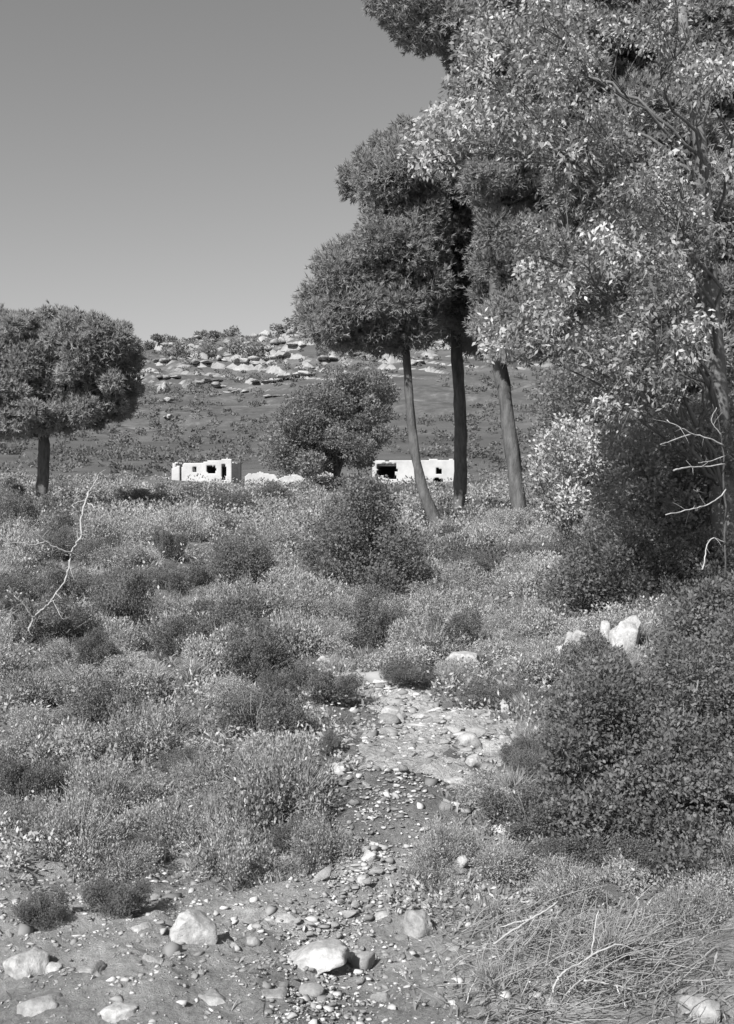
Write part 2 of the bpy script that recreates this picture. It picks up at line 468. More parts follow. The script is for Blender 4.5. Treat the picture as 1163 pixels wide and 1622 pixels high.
STONES = [MB().add(*[a for a in [rock_arrays(100 + k, 2, 14, .14, .5, .38, .8)[0]]], t=rock_arrays(100 + k, 2, 14, .14, .5, .38, .8)[1]).mesh('stone', M['rock' if k % 4 else 'rockd']) for k in range(9)]

def big_rock(name, px, py, wpx, hpx, label, mat='rock', sub=4, seed=1, depth=.8, roll=0.0, yaw=0.0, sink=.22, cat='rock', rough=.16, group=None, dd=None, zoff=0):
    """rock whose visible foot is near (px, py)"""
    g = GP(px, py) if dd is None else np.array([(px - CX) / F * dd, dd, Hs((px - CX) / F * dd, dd)])
    d = g[1]
    w, h = wpx / F * d / 2, hpx / F * d / 2
    v, f = rock_arrays(seed, sub, 9, rough)
    v = v * np.array([w, w * depth, h / (1 - sink)])
    o = MB().add(v, t=f).obj(name, M[mat])
    o.location = (g[0], d + w * depth * .6, Hs(g[0], d + w * depth * .6) + h * (1 - 2 * sink + zoff))
    o.rotation_euler = (0, roll, yaw)
    tag(o, label, cat, group)
    return o

ROCKS = [
 ('boulder', 305, 1496, 78, 56, 'large pale rounded boulder on the bare ground at lower left', 'rock', 21, .9, 0.12),
 ('boulder', 32, 1552, 78, 44, 'pale boulder cut off by the left edge, lower left corner', 'rock', 22, .9, 0),
 ('rock', 82, 1545, 32, 20, 'small pale rock right of the corner boulder at lower left', 'rock', 23, .9, 0),
 ('flat_rock', 495, 1540, 120, 34, 'broad flat pale rock slab at the foot of the path', 'rock', 24, .8, -.12),
 ('rock', 565, 1530, 44, 24, 'grey oval rock just right of the flat slab', 'rock', 25, .9, 0),
 ('rock', 664, 1494, 46, 40, 'squarish grey rock beside the path, above the dry brush', 'rockd', 26, .9, 0),
 ('rock', 170, 1192, 50, 28, 'white angular rock in the scrub on the left', 'rock', 27, .9, 0),
 ('rock', 250, 1288, 27, 24, 'pale rock half hidden in scrub left of the pale cushion bush', 'rock', 28, .9, .3),
 ('rock', 540, 1229, 30, 27, 'round white rock at the left edge of the path', 'rock', 29, .9, 0),
 ('rock', 738, 1368, 22, 34, 'upright white stone leaning beside the path, lower right', 'rock', 30, .9, .5),
 ('rock', 733, 1384, 21, 18, 'small white stone touching the foot of the leaning stone', 'rock', 31, .9, 0),
 ('rock', 803, 1334, 26, 28, 'tilted white stone at the edge of the dark shrubs', 'rock', 32, .9, .6),
 ('flat_rock', 733, 1053, 58, 17, 'long flat pale rock beside the grassy mound', 'rock', 33, .9, 0),
 ('rock', 522, 1089, 30, 16, 'pale oval rock in the gap at the head of the path', 'rock', 34, .9, 0),
 ('rock', 490, 1111, 30, 11, 'thin pale rock left of the head of the path', 'rock', 35, .9, 0),
 ('rock', 573, 1081, 21, 15, 'small grey rock right of the oval rock at the path head', 'rockd', 36, .9, 0),
 ('rock', 752, 1218, 33, 19, 'white rock at the right edge of the bright path', 'rock', 37, .9, -.2),
 ('rock', 745, 1187, 40, 24, 'white rock on the far right edge of the bright path', 'rock', 38, .9, 0),
 ('flat_rock', 722, 1244, 46, 15, 'low pale rock at the shadowed right edge of the path', 'rock', 39, .9, 0),
 ('rock', 620, 1136, 46, 18, 'pale low rock where the path narrows', 'rock', 40, .9, .15),
 ('flat_rock', 668, 1142, 34, 10, 'thin flat rock right of the narrowing path', 'rock', 41, .9, 0),
 ('rock', 492, 1366, 34, 17, 'grey rock among stones left of the lower path', 'rockd', 42, .9, 0),
 ('rock', 450, 1376, 24, 15, 'pale rock left of the grey one by the lower path', 'rock', 43, .9, 0),
 ('rock', 585, 1366, 24, 20, 'blocky pale stone in the middle of the lower path', 'rock', 44, .9, .2),
 ('rock', 578, 1404, 24, 14, 'lower pale stone in the middle of the path', 'rock', 45, .9, 0),
 ('rock', 410, 1130, 13, 10, 'tiny white stone by itself above the pale cushion bush', 'rock', 46, .9, 0),
 ('rock', 330, 1112, 13, 16, 'tiny upright white stone in the scrub at left centre', 'rock', 47, .9, 0),
 ('rock', 226, 1181, 14, 11, 'tiny white stone right of the angular white rock', 'rock', 48, .9, 0),
 ('rock', 163, 1131, 12, 10, 'tiny white stone above the angular white rock', 'rock', 49, .9, 0),
 ('rock', 800, 1131, 14, 13, 'tiny white stone left of the dark shrubs', 'rock', 50, .9, 0),
 ('rock', 862, 1029, 15, 11, 'white stone on the upper left of the dark shrubs', 'rock', 51, .9, 0),
 ('rock', 792, 1033, 17, 9, 'flat grey stone in grass right of the long flat rock', 'rockd', 52, .9, 0),
 ('rock', 1112, 1622, 70, 40, 'round grey stone in the bottom right corner', 'rockd', 53, .9, 0),
 ('rock', 400, 1508, 26, 16, 'small grey stone right of the large boulder', 'rockd', 54, .9, 0),
 ('half_buried_rock', 135, 1548, 60, 20, 'low pale rock half sunk in soil between corner boulder and large boulder', 'rockd', 71, .9, .1),
 ('half_buried_rock', 235, 1530, 50, 20, 'low rock half sunk in soil close left of the large boulder', 'rockd', 72, .9, -.1),
 ('half_buried_rock', 330, 1600, 80, 24, 'half sunk grey slab at the bottom edge below the large boulder', 'rockd', 73, .9, .05),
 ('half_buried_rock', 190, 1612, 70, 22, 'half sunk pale rock at the bottom edge, left of centre', 'rock', 74, .9, 0),
 ('half_buried_rock', 55, 1608, 80, 26, 'half sunk grey rock at the bottom left corner', 'rockd', 75, .9, 0),
 ('half_buried_rock', 428, 1580, 50, 18, 'half sunk grey rock left below the flat slab', 'rockd', 76, .9, .1),
 ('half_buried_rock', 600, 1590, 64, 20, 'half sunk grey rock at the bottom edge right of the slab', 'rockd', 77, .9, 0),
 ('half_buried_rock', 225, 1475, 46, 18, 'half sunk pale rock behind and left of the large boulder', 'rock', 78, .9, 0),
 ('half_buried_rock', 455, 1470, 40, 16, 'half sunk pale rock between the large boulder and the path', 'rock', 79, .9, 0),
 ('half_buried_rock', 610, 1455, 34, 14, 'half sunk pale rock in the stony lower path', 'rock', 80, .9, 0),
 ('rock', 372, 1512, 20, 13, 'small dark stone close to the right side of the boulder', 'rockd', 55, .9, 0),
]
for k, (nm, px, py, w_, h_, lab, mt, sd, dp, roll) in enumerate(ROCKS):
    big_rock(nm, px, py, w_, h_, lab, mt, 4 if w_ > 40 else 3, sd, dp, roll, yaw=rng.uniform(-.3, .3), sink=.40 if nm.startswith('half') else .24, zoff=-.85 if nm.startswith('half') else 0)
# pale stones on the bank behind the dark shrubs
for k, (px, w_, h_, dd_, lab) in enumerate([(995, 58, 66, 9.9, 'white boulder showing over the top of the dark shrubs at right'), (930, 66, 56, 10.1, 'broken white rock left of the boulder above the dark shrubs'),
        (962, 30, 50, 10.2, 'small white stone between the boulder and the broken rock'), (893, 30, 40, 10.0, 'small pale stone left of the broken white rock on the bank')]):
    big_rock('boulder' if k == 0 else 'rock', px, 0, w_, h_, lab, 'rock', 4 if k < 2 else 3, 61 + k, .9, .1, rough=.14, dd=dd_)

# loose stones along the path and on the bare ground
occupied = []
st_pts = []
tries = 0
while len(st_pts) < 290 and tries < 20000:
    tries += 1
    if rng.random() < .66:
        k = rng.integers(20, 150); c = PATHF[k]
        x = c[0] + rng.normal(0, .62) * c[2]; y = c[1] + rng.normal(0, .12)
    else:
        y = rng.uniform(3.45, 4.5); x = rng.uniform(-.36, .1) * y
    s_ = 0.011 * np.exp(rng.normal(.2, .55)) * (y / 4.2)
    if y < 3.4: continue
    if any(abs(x - a) < (s_ + c_) * .9 and abs(y - b) < (s_ + c_) * .9 for a, b, c_ in st_pts): continue
    st_pts.append((x, y, s_))
STONE_OBJ = []
for x, y, s_ in st_pts:
    o = link('loose_stone', STONES[rng.integers(0, 9)])
    pd = float(path_dist(np.array([x]), np.array([y]))[0])
    o.location = (x, y, Hs(x, y) + s_ * .12 + (.012 if pd < 1 else 0))
    o.scale = (s_ * rng.uniform(.9, 1.6), s_ * rng.uniform(.8, 1.3), s_ * rng.uniform(.5, .9))
    o.rotation_euler = (rng.uniform(-.3, .3), rng.uniform(-.3, .3), rng.uniform(0, 6.3))
    STONE_OBJ.append(o)
    if y < 4.5 and x < -.12: tag(o, 'small loose stone on the bare ground at lower left', 'stone', 'loose stones on the bare ground')
    elif y < 5.6: tag(o, 'small loose stone on the lower stony part of the path', 'stone', 'loose stones on the lower path')
    else: tag(o, 'small loose stone on the bright upper part of the path', 'stone', 'loose stones on the upper path')

# gravel: too fine to count
mb = MB()
v0, f0 = ICO[1]
ng = 11500
kk = rng.integers(12, len(PATHF), ng); on = rng.random(ng) < .55
gyy = np.where(on, PATHF[kk, 1] + rng.normal(0, .15, ng), 3.15 + 1.65 * rng.random(ng) ** .9)
gxx = np.where(on, PATHF[kk, 0] + rng.normal(0, .62, ng) * PATHF[kk, 2], rng.uniform(-.40, .20, ng) * gyy)
gzz = H(gxx, gyy) + np.where(on, .006, 0)
CH = []
for e in range(24):                                    # angular chips, not pebbles
    w_ = np.sign(v0) * np.abs(v0) ** .5
    w_ = w_ @ np.linalg.qr(rng.normal(size=(3, 3)))[0]
    for _ in range(6):
        n_ = unit(rng.normal(size=3)); w_ = w_ - np.outer(np.maximum(w_ @ n_ - rng.uniform(.3, .8), 0), n_)
    CH.append(w_ / np.abs(w_).max())
for x, y, z in zip(gxx, gyy, gzz):
    s_ = .0052 * np.exp(rng.normal(0, .62)) * (y / 4)
    vv = CH[rng.integers(0, 24)] * np.array([rng.uniform(1, 1.7), rng.uniform(.8, 1.2), rng.uniform(.35, .8)]) * s_
    a = rng.uniform(0, 6.28); ca, sa = math.cos(a), math.sin(a)
    mb.add(vv @ np.array([[ca, sa, 0], [-sa, ca, 0], [0, 0, 1]]) + np.array([x, y, z]), t=f0, tint=rng.random())
tag(mb.obj('gravel', M['chip']), 'pale gravel strewn over the path and bare ground', 'gravel', kind='stuff')

# ------------------------------------------------------------------ far hill: ledges, trees, stone huts
def far_pt(px, py):
    return GP(px, py)

LEDGES = [(232, 541, 34, 9), (262, 573, 40, 8), (300, 538, 46, 11), (268, 548, 26, 9), (330, 540, 26, 10), (318, 573, 30, 9), (345, 556, 18, 22), (352, 575, 22, 12),
          (388, 570, 46, 8), (420, 570, 40, 10), (450, 568, 26, 12), (470, 550, 30, 12), (265, 600, 36, 8), (258, 620, 18, 26), (262, 637, 26, 8), (330, 603, 40, 7),
          (350, 614, 24, 12), (345, 625, 20, 9), (300, 622, 36, 6), (375, 622, 40, 6), (420, 606, 46, 6), (470, 600, 60, 8), (266, 662, 14, 8), (360, 650, 12, 5),
          (440, 628, 40, 5), (490, 585, 30, 8), (520, 570, 30, 9), (560, 565, 26, 10), (600, 560, 30, 10), (660, 575, 26, 12), (690, 570, 22, 10), (310, 525, 20, 8), (410, 555, 40, 14), (385, 548, 30, 9), (440, 545, 22, 12), (290, 560, 24, 8),
          (386, 528, 34, 16), (412, 530, 30, 20), (432, 522, 18, 14), (462, 526, 18, 18), (330, 527, 24, 9), (250, 533, 26, 9), (285, 532, 26, 10)]
LEDGE_OBJ = []
HILLTREE = []
for k, (px, py, w_, h_) in enumerate(LEDGES):
    g = GC(px, py); d = g[1]
    w, h = w_ / F * d / 2, h_ / F * d / 2
    mb = MB(); nb_ = max(2, int(w_ / 12))
    for e in range(nb_):                                  # a ledge breaks into blocks
        v, f = rock_arrays(300 + k * 7 + e, 2, 8, .25, .45)
        ex = (e + .5) / nb_ * 2 - 1
        xx = g[0] + ex * w
        v = v * np.array([w / nb_ * rng.uniform(1.1, 1.7), 2.2, h * rng.uniform(.5, 1.2)]) + np.array([xx, d + rng.uniform(-.6, .6), g[2] + h * .2 + rng.normal(0, .3 * h) + ex * w * .1])
        mb.add(v, t=f)
    o = mb.obj('rock_ledge', M['ledge'], loc=g)
    LEDGE_OBJ.append((px, py, o))
    tag(o, ['broken pale rock ledge on the upper part of the far hillside', 'weathered pale rock outcrop lower on the far hillside'][int(py > 590)], 'rock ledge',
        ['ledges on the upper hillside', 'outcrops on the lower hillside'][int(py > 590)])

# ------------------------------------------------------------------ foliage builders
def blob_leaves(mb, c, r, n, L, W, rg, squash=.8, outward=.7, up=0.2, shell=.55, tint_lo=0., tint_hi=1., droop=0.0, bend=0.0):
    """leaf quads through a lumpy clump round c; tips turn outward"""
    dr = rdir(n, rg)
    lump = 1 + .25 * vnoise(dr[:, 0] * 2.5 + c[0], dr[:, 1] * 2.5 + c[1], dr[:, 2] * 2.5 + c[2], seed=2)
    rad = r * lump * (shell + (1 - shell) * rg.random(n) ** .6)
    p = c + dr * rad[:, None] * np.array([1, 1, squash])
    d = unit(dr * outward + rdir(n, rg) * .8 + np.array([0, 0, up - droop]))
    nn = unit(rdir(n, rg) + dr * .6 + np.array([0, 0, .5]))
    ti = np.clip(rg.uniform(tint_lo, tint_hi) + rg.normal(0, .22, n), 0, 1)
    leaves(mb, p, d, nn, L * rg.uniform(.7, 1.25, n), W * rg.uniform(.7, 1.25, n), ti, bend)

def needle_tufts(mb, c, r, n, rg, L=.15, W=.03, k=7, squash=.8):
    dr = rdir(n, rg)
    lump = 1 + .22 * vnoise(dr[:, 0] * 3 + c[0] * 2, dr[:, 1] * 3 + c[1] * 2, dr[:, 2] * 3, seed=6)
    p = c + dr * (r * lump * (.35 + .65 * rg.random(n) ** .5) * np.where(rg.random(n) < .12, rg.uniform(1, 1.35, n), 1))[:, None] * np.array([1, 1, squash])
    ti = np.repeat(np.clip(rg.uniform(.2, .8) + rg.normal(0, .15, n), 0, 1), k)
    pp = np.repeat(p, k, 0)
    d = unit(np.repeat(dr, k, 0) * .9 + rdir(n * k, rg) * .9 + np.array([0, 0, .35]))
    s = unit(np.cross(d, rdir(n * k, rg)))
    LL = L * rg.uniform(.7, 1.2, n * k)[:, None]
    v = np.stack([pp - s * W * .5, pp + s * W * .5, pp + d * LL], 1).reshape(-1, 3)
    mb.add(v, t=np.arange(n * k * 3).reshape(-1, 3), tint=np.repeat(ti, 3))

def in_poly(pts, poly):
    pts = np.asarray(pts); poly = np.asarray(poly, float)
    inside = np.zeros(len(pts), bool); j = len(poly) - 1
    for i in range(len(poly)):
        a, b = poly[i], poly[j]
        c = ((a[1] > pts[:, 1]) != (b[1] > pts[:, 1])) & (pts[:, 0] < (b[0] - a[0]) * (pts[:, 1] - a[1]) / (b[1] - a[1] + 1e-9) + a[0])
        inside ^= c; j = i
    return inside

def poly_blobs(poly, n, rpx, d, depth, rg, edge=()):
    """clump centres through a crown volume: outline as seen, thick front to back"""
    poly = np.array(poly, float); lo, hi = poly.min(0), poly.max(0)
    out = []
    ctr = poly.mean(0)
    while len(out) < n:
        c = rg.uniform(lo, hi, (400, 2)); c = c[in_poly(c, poly)]
        for a in c:
            r = rg.uniform(*rpx)
            ins = all(in_poly([a + r * .75 * np.array([math.cos(t), math.sin(t)])], poly)[0] for t in np.arange(0, 6.28, 1.05))
            if not ins: continue
            # clumps near the outline sit near the crown's middle depth, inner ones anywhere
            out.append((a[0], a[1], r, d + rg.uniform(-1, 1) * depth))
            if len(out) >= n: break
    for a in edge: out.append((a[0], a[1], a[2], d + rg.uniform(-.3, .3) * depth))
    return out

def pine(name, label, trunk_px, widths, d, blobs, seed, group, dens=260, L=.15, W=.03, limbs=14, tw=7):
    rg = np.random.default_rng(seed)
    base_px = trunk_px[0]
    gx_ = (base_px[0] - CX) / F * d
    base = np.array([gx_, d, Hs(gx_, d) - .15])
    t_ = empty(name, base)
    pts = [P(px, py, d) for px, py in trunk_px]
    if pts[0][2] > base[2]: pts = [base] + pts
    pts = np.array(pts); wd = np.interp(np.linspace(0, 1, len(pts)), np.linspace(0, 1, len(widths)), widths) / F * d / 2
    line = smooth_line(np.concatenate([pts, wd[:, None]], 1), 34)
    mb = MB(); tube(mb, line[:, :3] - base, np.clip(line[:, 3], .03, 9), 14, wob=.24, seed=seed)
    mb.obj('trunk', M['bark'], t_, smooth=True)
    cs = np.array([P(a, b, dd) for a, b, r, dd in blobs]); rs = np.array([r / F * dd for a, b, r, dd in blobs])
    idx = rg.permutation(len(cs))[:limbs]
    for i_ in idx:
        zc = cs[i_][2] - rg.uniform(.1, .6)
        k_ = int(np.argmin(np.abs(line[:, 2] - zc))); a = line[k_, :3]
        mid = (a + cs[i_]) / 2 + np.array([0, 0, -.25 + rg.normal(0, .1)])
        mb = MB(); ln = smooth_line([a - base, mid - base, cs[i_] - base], 9, .02, rg)
        tube(mb, ln, np.linspace(max(.035, line[k_, 3] * .45), .02, 9), 6)
        mb.obj('limb', M['bark'], t_, smooth=True)
    mb = MB()
    for c, r in zip(cs, rs):
        needle_tufts(mb, c - base, r, int(dens * (r / .6) ** 2) + 40, rg, L, W, tw)
    mb.obj('crown', M['pine'], t_)
    tag(t_, label, 'pine tree', group)
    return t_

rgp = np.random.default_rng(11)
GP_PINE = 'pines behind the path'
# left edge pine
polyL = [(-120, 560), (-90, 510), (-20, 500), (20, 492), (50, 490), (78, 482), (110, 492), (150, 492), (185, 505), (208, 522), (221, 555), (222, 610), (208, 655), (170, 690), (110, 680), (60, 690), (0, 690), (-110, 670)]
bl = poly_blobs(polyL, 210, (17, 34), 36, 2.2, rgp, [(75, 500, 16), (150, 507, 14), (195, 522, 14), (208, 545, 14), (30, 508, 14), (110, 505, 14), (210, 580, 14), (207, 620, 16), (5, 515, 16), (30, 668, 20), (70, 666, 18), (108, 670, 20), (150, 668, 18), (188, 652, 17), (0, 672, 22), (-40, 660, 24), (52, 650, 22), (90, 645, 22), (130, 648, 22)])
pine('pine_tree', 'round dark pine standing alone at the left edge', [(66, 835), (68, 760), (70, 690), (76, 620), (84, 560)], [19, 18, 16, 12, 7], 36, bl, 1, None, L=.17, W=.05, dens=300)
# group of three with visible trunks
polyA = [(640, 190), (602, 205), (560, 245), (538, 285), (542, 312), (575, 325), (585, 362), (545, 378), (508, 392), (495, 412), (500, 440), (486, 462), (474, 492), (478, 530), (505, 548), (570, 556), (640, 560), (700, 545), (715, 400), (700, 230)]
bl = poly_blobs(polyA, 230, (24, 46), 29, 2.3, rgp, [(604, 226, 20), (580, 250, 20), (558, 275, 20), (556, 303, 18), (598, 345, 22), (520, 402, 17), (508, 420, 16), (545, 395, 17), (497, 470, 20), (488, 500, 16), (492, 525, 16), (640, 205, 22), (530, 450, 26)])
pine('pine_tree', 'pine with the thin trunk leaning left, leftmost of the three trunks', [(699, 872), (692, 830), (672, 785), (657, 722), (650, 650), (643, 560), (640, 470), (634, 380), (628, 290)], [20, 18, 15, 13, 11, 8, 5], 28, bl, 2, GP_PINE, dens=270, W=.04)
polyB = [(690, 240), (780, 200), (850, 250), (850, 420), (825, 540), (770, 565), (700, 555), (680, 400)]
bl = poly_blobs(polyB, 130, (26, 46), 32, 2.0, rgp)
pine('pine_tree', 'pine with the straight upright trunk, middle of the three trunks', [(727, 862), (728, 790), (731, 700), (727, 620), (722, 540), (722, 440), (730, 330), (745, 240)], [19, 19, 18, 17, 15, 12, 7], 31, bl, 3, GP_PINE, dens=250, W=.045)
polyC = [(572, -120), (578, 8), (612, 50), (655, 78), (700, 92), (735, 140), (722, 250), (732, 380), (750, 540), (800, 572), (900, 580), (960, 420), (970, 200), (1000, 60), (1000, -120)]
bl = poly_blobs(polyC, 340, (26, 48), 26, 2.4, rgp, [(595, 8, 18), (620, 30, 20), (645, 52, 22), (675, 72, 18), (600, -25, 25)])
pine('pine_tree', 'tall pine with the thickest trunk, right one of the three trunks', [(829, 880), (824, 820), (815, 740), (801, 640), (789, 560), (785, 450), (790, 300), (800, 120), (800, -60)], [27, 25, 23, 22, 20, 16, 11, 7], 26, bl, 4, GP_PINE, dens=230, L=.14, W=.04)
polyD = [(850, 20), (930, -160), (1290, -120), (1290, 640), (1160, 700), (1000, 690), (900, 640), (860, 400)]
bl = poly_blobs(polyD, 300, (34, 62), 24, 2.2, rgp)
pine('pine_tree', 'dark pine behind the pale leafed tree at the right edge', [(1080, 900), (1075, 700), (1070, 400), (1070, 60)], [26, 24, 18, 8], 24, bl, 5, None, dens=210, W=.045)

def broad_tree(name, label, base_px, d, blobs, seed, mat, L, W, dens, cat='tree', limbs=8, tw=.12, group=None, bark='bark', **kw):
    rg = np.random.default_rng(seed)
    x = (base_px - CX) / F * d
    base = np.array([x, d, Hs(x, d) - .1])
    t_ = empty(name, base)
    cs = np.array([P(a, b, dd) for a, b, r, dd in blobs]); rs = np.array([r / F * dd for a, b, r, dd in blobs])
    top = cs.mean(0)
    mb = MB(); line = smooth_line([base - base, (base * .5 + top * .5) - base + rg.normal(0, .08, 3), top - base], 14)
    tube(mb, line, np.linspace(tw, tw * .4, 14), 10, wob=.15, seed=seed)
    mb.obj('trunk', M[bark], t_, smooth=True)
    for i_ in rg.permutation(len(cs))[:limbs]:
        k_ = rg.integers(3, 11)
        mb = MB(); ln = smooth_line([line[k_], (line[k_] + cs[i_] - base) / 2 + rg.normal(0, .08, 3), cs[i_] - base], 8)
        tube(mb, ln, np.linspace(tw * .5, tw * .12, 8), 6); mb.obj('limb', M[bark], t_, smooth=True)
    mb = MB()
    for c, r in zip(cs, rs):
        blob_leaves(mb, c - base, r, int(dens * (r / .5) ** 2) + 20, L, W, rg, **kw)
    mb.obj('crown', M[mat], t_)
    tag(t_, label, cat, group)
    return t_

# round dark tree beyond the pines, near the white houses
polyR = [(398, 745), (415, 700), (432, 668), (450, 640), (470, 612), (505, 604), (520, 586), (560, 592), (590, 578), (625, 600), (632, 640), (640, 670), (600, 715), (585, 750), (500, 756)]
bl = poly_blobs(polyR, 120, (12, 28), 66, 2.5, rgp)
broad_tree('evergreen_tree', 'broad round dark tree in the middle distance behind the houses', 535, 66, bl, 21, 'oak', .17, .10, 190, tw=.25)
# dark evergreen trees low on the right
polyO = [(945, 700), (990, 640), (1080, 640), (1200, 560), (1260, 700), (1260, 1000), (1130, 990), (1010, 960), (940, 930), (925, 820)]
bl = poly_blobs(polyO, 150, (30, 60), 13.5, 1.6, rgp)
broad_tree('evergreen_tree', 'dense dark evergreen tree in shade at the right edge', 1100, 14, bl, 22, 'oak', .05, .03, 900, tw=.12)
polyQ = [(835, 640), (880, 560), (960, 540), (1010, 600), (1010, 880), (900, 900), (845, 870), (830, 760)]
bl = poly_blobs(polyQ, 90, (20, 38), 23, 1.2, rgp)
broad_tree('evergreen_tree', 'dark evergreen tree behind the pale bush, right of the pine trunks', 920, 23, bl, 24, 'oak', .075, .045, 420, tw=.1)
# light leafed bush right of the pine trunks
polyP = [(838, 720), (858, 660), (900, 640), (945, 665), (955, 740), (940, 820), (900, 850), (850, 850), (840, 790)]
bl = poly_blobs(polyP, 70, (14, 28), 18, .7, rgp)
broad_tree('leafy_bush', 'pale leafy tall bush right of the thickest pine trunk', 890, 18, bl, 23, 'cistus', .07, .04, 300, 'bush', tw=.04, limbs=10, bark='twig')

# ------------------------------------------------------------------ pale hanging-leaf tree on the right
rg = np.random.default_rng(41)
polyE = [(705, -90), (722, 70), (690, 150), (630, 195), (612, 240), (680, 265), (760, 250), (815, 320), (800, 420), (780, 545), (800, 570), (860, 560), (900, 640), (960, 665), (1060, 640), (1130, 580), (1200, 300), (1200, -90)]
PATCH = [(760, 60, 45), (830, 40, 45), (745, 130, 35), (900, 150, 40), (960, 210, 45), (660, 232, 30), (710, 200, 28), (870, 255, 45), (1000, 320, 45), (1060, 290, 40), (1110, 110, 30), (960, 385, 45), (830, 400, 30), (880, 450, 36),
         (845, 500, 36), (935, 525, 45), (1000, 560, 45), (975, 640, 32), (1050, 600, 34), (795, 552, 26), (900, 60, 45), (1050, 60, 40), (1000, 440, 40), (1080, 430, 45), (800, 180, 40), (690, 285, 22), (1090, 520, 35)]
HOLE = [(1060, 180, 45), (985, 455, 20), (932, 600, 26), (760, 330, 60), (760, 460, 60), (960, 20, 28), (1010, 130, 20), (900, 340, 22)]
pts = []
while len(pts) < 520:
    if rg.random() < .80:
        a = PATCH[rg.integers(0, len(PATCH))]; c = np.array(a[:2]) + rg.normal(0, a[2] * .6, 2)
    else:
        c = rg.uniform((700, -90), (1200, 660))
    if not in_poly([c], polyE)[0]: continue
    if any(np.hypot(*(c - np.array(h_[:2]))) < h_[2] for h_ in HOLE): continue
    pts.append((c[0], c[1], 10.6 + rg.uniform(-1.5, 1.5)))
C = np.array([P(*p) for p in pts])
xb = (1150 - CX) / F * 12.2
base = np.array([xb, 12.2, Hs(xb, 12.2) - .1])
gum = empty('pale_leaf_tree', base)
trunk = smooth_line([base - base, [-.05, .05, 1.8], [-.15, .1, 3.4], [-.3, -.1, 5.0], [-.5, 0, 6.6]], 24)
mb = MB(); tube(mb, trunk, np.linspace(.15, .05, 24), 12, wob=.1, seed=5); mb.obj('trunk', M['eubark'], gum, smooth=True)
# limbs: one to each of a dozen centres, then twigs to the clumps
NC = 34
cent = C[rg.permutation(len(C))[:NC]]
for _ in range(6):
    lab_ = np.argmin(np.linalg.norm(C[:, None] - cent[None], axis=2), 1)
    cent = np.array([C[lab_ == k].mean(0) if (lab_ == k).any() else cent[k] for k in range(NC)])
for k in range(NC):
    e = cent[k] - base
    kk = int(np.argmin(np.abs(trunk[:, 2] - max(.8, e[2] - 1.2))))
    dv_ = e - trunk[kk]; ln = smooth_line([trunk[kk], trunk[kk] + dv_ * .33 + np.array([0, 0, .25]) + rg.normal(0, .18, 3), trunk[kk] + dv_ * .66 + np.array([0, 0, .2]) + rg.normal(0, .18, 3), e], 14, .03, rg)
    mb = MB(); tube(mb, ln, np.linspace(.022, .006, 14), 6)
    for c in C[lab_ == k] - base:
        j0 = ln[max(3, 4 + int(np.argmin(np.linalg.norm(ln[4:] - c, axis=1))) - int(rg.integers(0, 6)))]
        l2 = smooth_line([j0, (j0 + c) / 2 + np.array([0, 0, .08]) + rg.normal(0, .05, 3), c, c + np.array([rg.normal(0, .1), rg.normal(0, .1), -.18])], 7)
        tube(mb, l2, np.linspace(.005, .0015, 7), 4)
    mb.obj('limb', M['eubark'], gum, smooth=True)
mb = MB()
for c in C - base:
    r = rg.uniform(.07, .24); n = int(rg.uniform(70, 150) * (r / .2) ** 1.4)
    dr = rdir(n, rg); p = c + dr * (r * rg.random(n) ** .5)[:, None] * np.array([1, 1, .9])
    d = unit(rdir(n, rg) + dr * .4 + np.array([0, 0, -.35]))
    nn = unit(rdir(n, rg) + np.array([-.45, -.35, .45]))
    leaves(mb, p, d, nn, .054 * rg.uniform(.5, 1.4, n), .028 * rg.uniform(.6, 1.3, n), np.clip(rg.uniform(-.1, .85) + rg.normal(0, .25, n) + .3 * (rg.random(n) < .1), 0, 1), .12)
mb.obj('crown', M['gum'], gum)
tag(gum, 'tall tree with pale glinting leaves filling the upper right', 'tree')

# ------------------------------------------------------------------ scrub prototypes
def dome(seed, n, L, W, lump=.28, squash=.8, up=.35, shell=.45, tdark=.0):
    rg = np.random.default_rng(seed)
    mb = MB()
    dr = rdir(n, rg); dr[:, 2] = np.abs(dr[:, 2]) * 1.05 - .05; dr = unit(dr)
    lp = 1 + lump * fbm(dr[:, 0] * 2.2 + seed, dr[:, 1] * 2.2, dr[:, 2] * 2.2, seed=seed, oct=3)
    u_ = shell + (1 - shell) * rg.random(n) ** .55
    p = dr * (lp * u_)[:, None] * np.array([1, 1, squash]); p[:, 2] -= .04
    d = unit(dr * .8 + rdir(n, rg) * .7 + np.array([0, 0, up]))
    nn = unit(rdir(n, rg) + dr * .5)
    cl = vnoise(p[:, 0] * 5 + seed, p[:, 1] * 5, p[:, 2] * 5, seed=seed + 3)
    ti = np.clip(.38 + .3 * cl + rg.normal(0, .2, n) - tdark + .5 * (rg.random(n) < .10), 0, 1)
    leaves(mb, p, d, nn, L * rg.uniform(.6, 1.4, n), W * rg.uniform(.6, 1.4, n), ti)
    return mb

def stems(seed, n=70, r0=.012, out_=1.12, squash=.8):
    rg = np.random.default_rng(seed + 900)
    mb = MB()
    for k in range(n):
        d = rdir(1, rg)[0]; d[2] = abs(d[2]) * .9 + .1; d = unit(d)
        e = d * rg.uniform(.7, out_) * np.array([1, 1, squash])
        m_ = e * .5 + rg.normal(0, .07, 3)
        tube(mb, smooth_line([np.zeros(3) + np.array([*rg.normal(0, .06, 2), -.05]), m_, e], 5), np.linspace(r0, r0 * .3, 5), 3)
    return mb

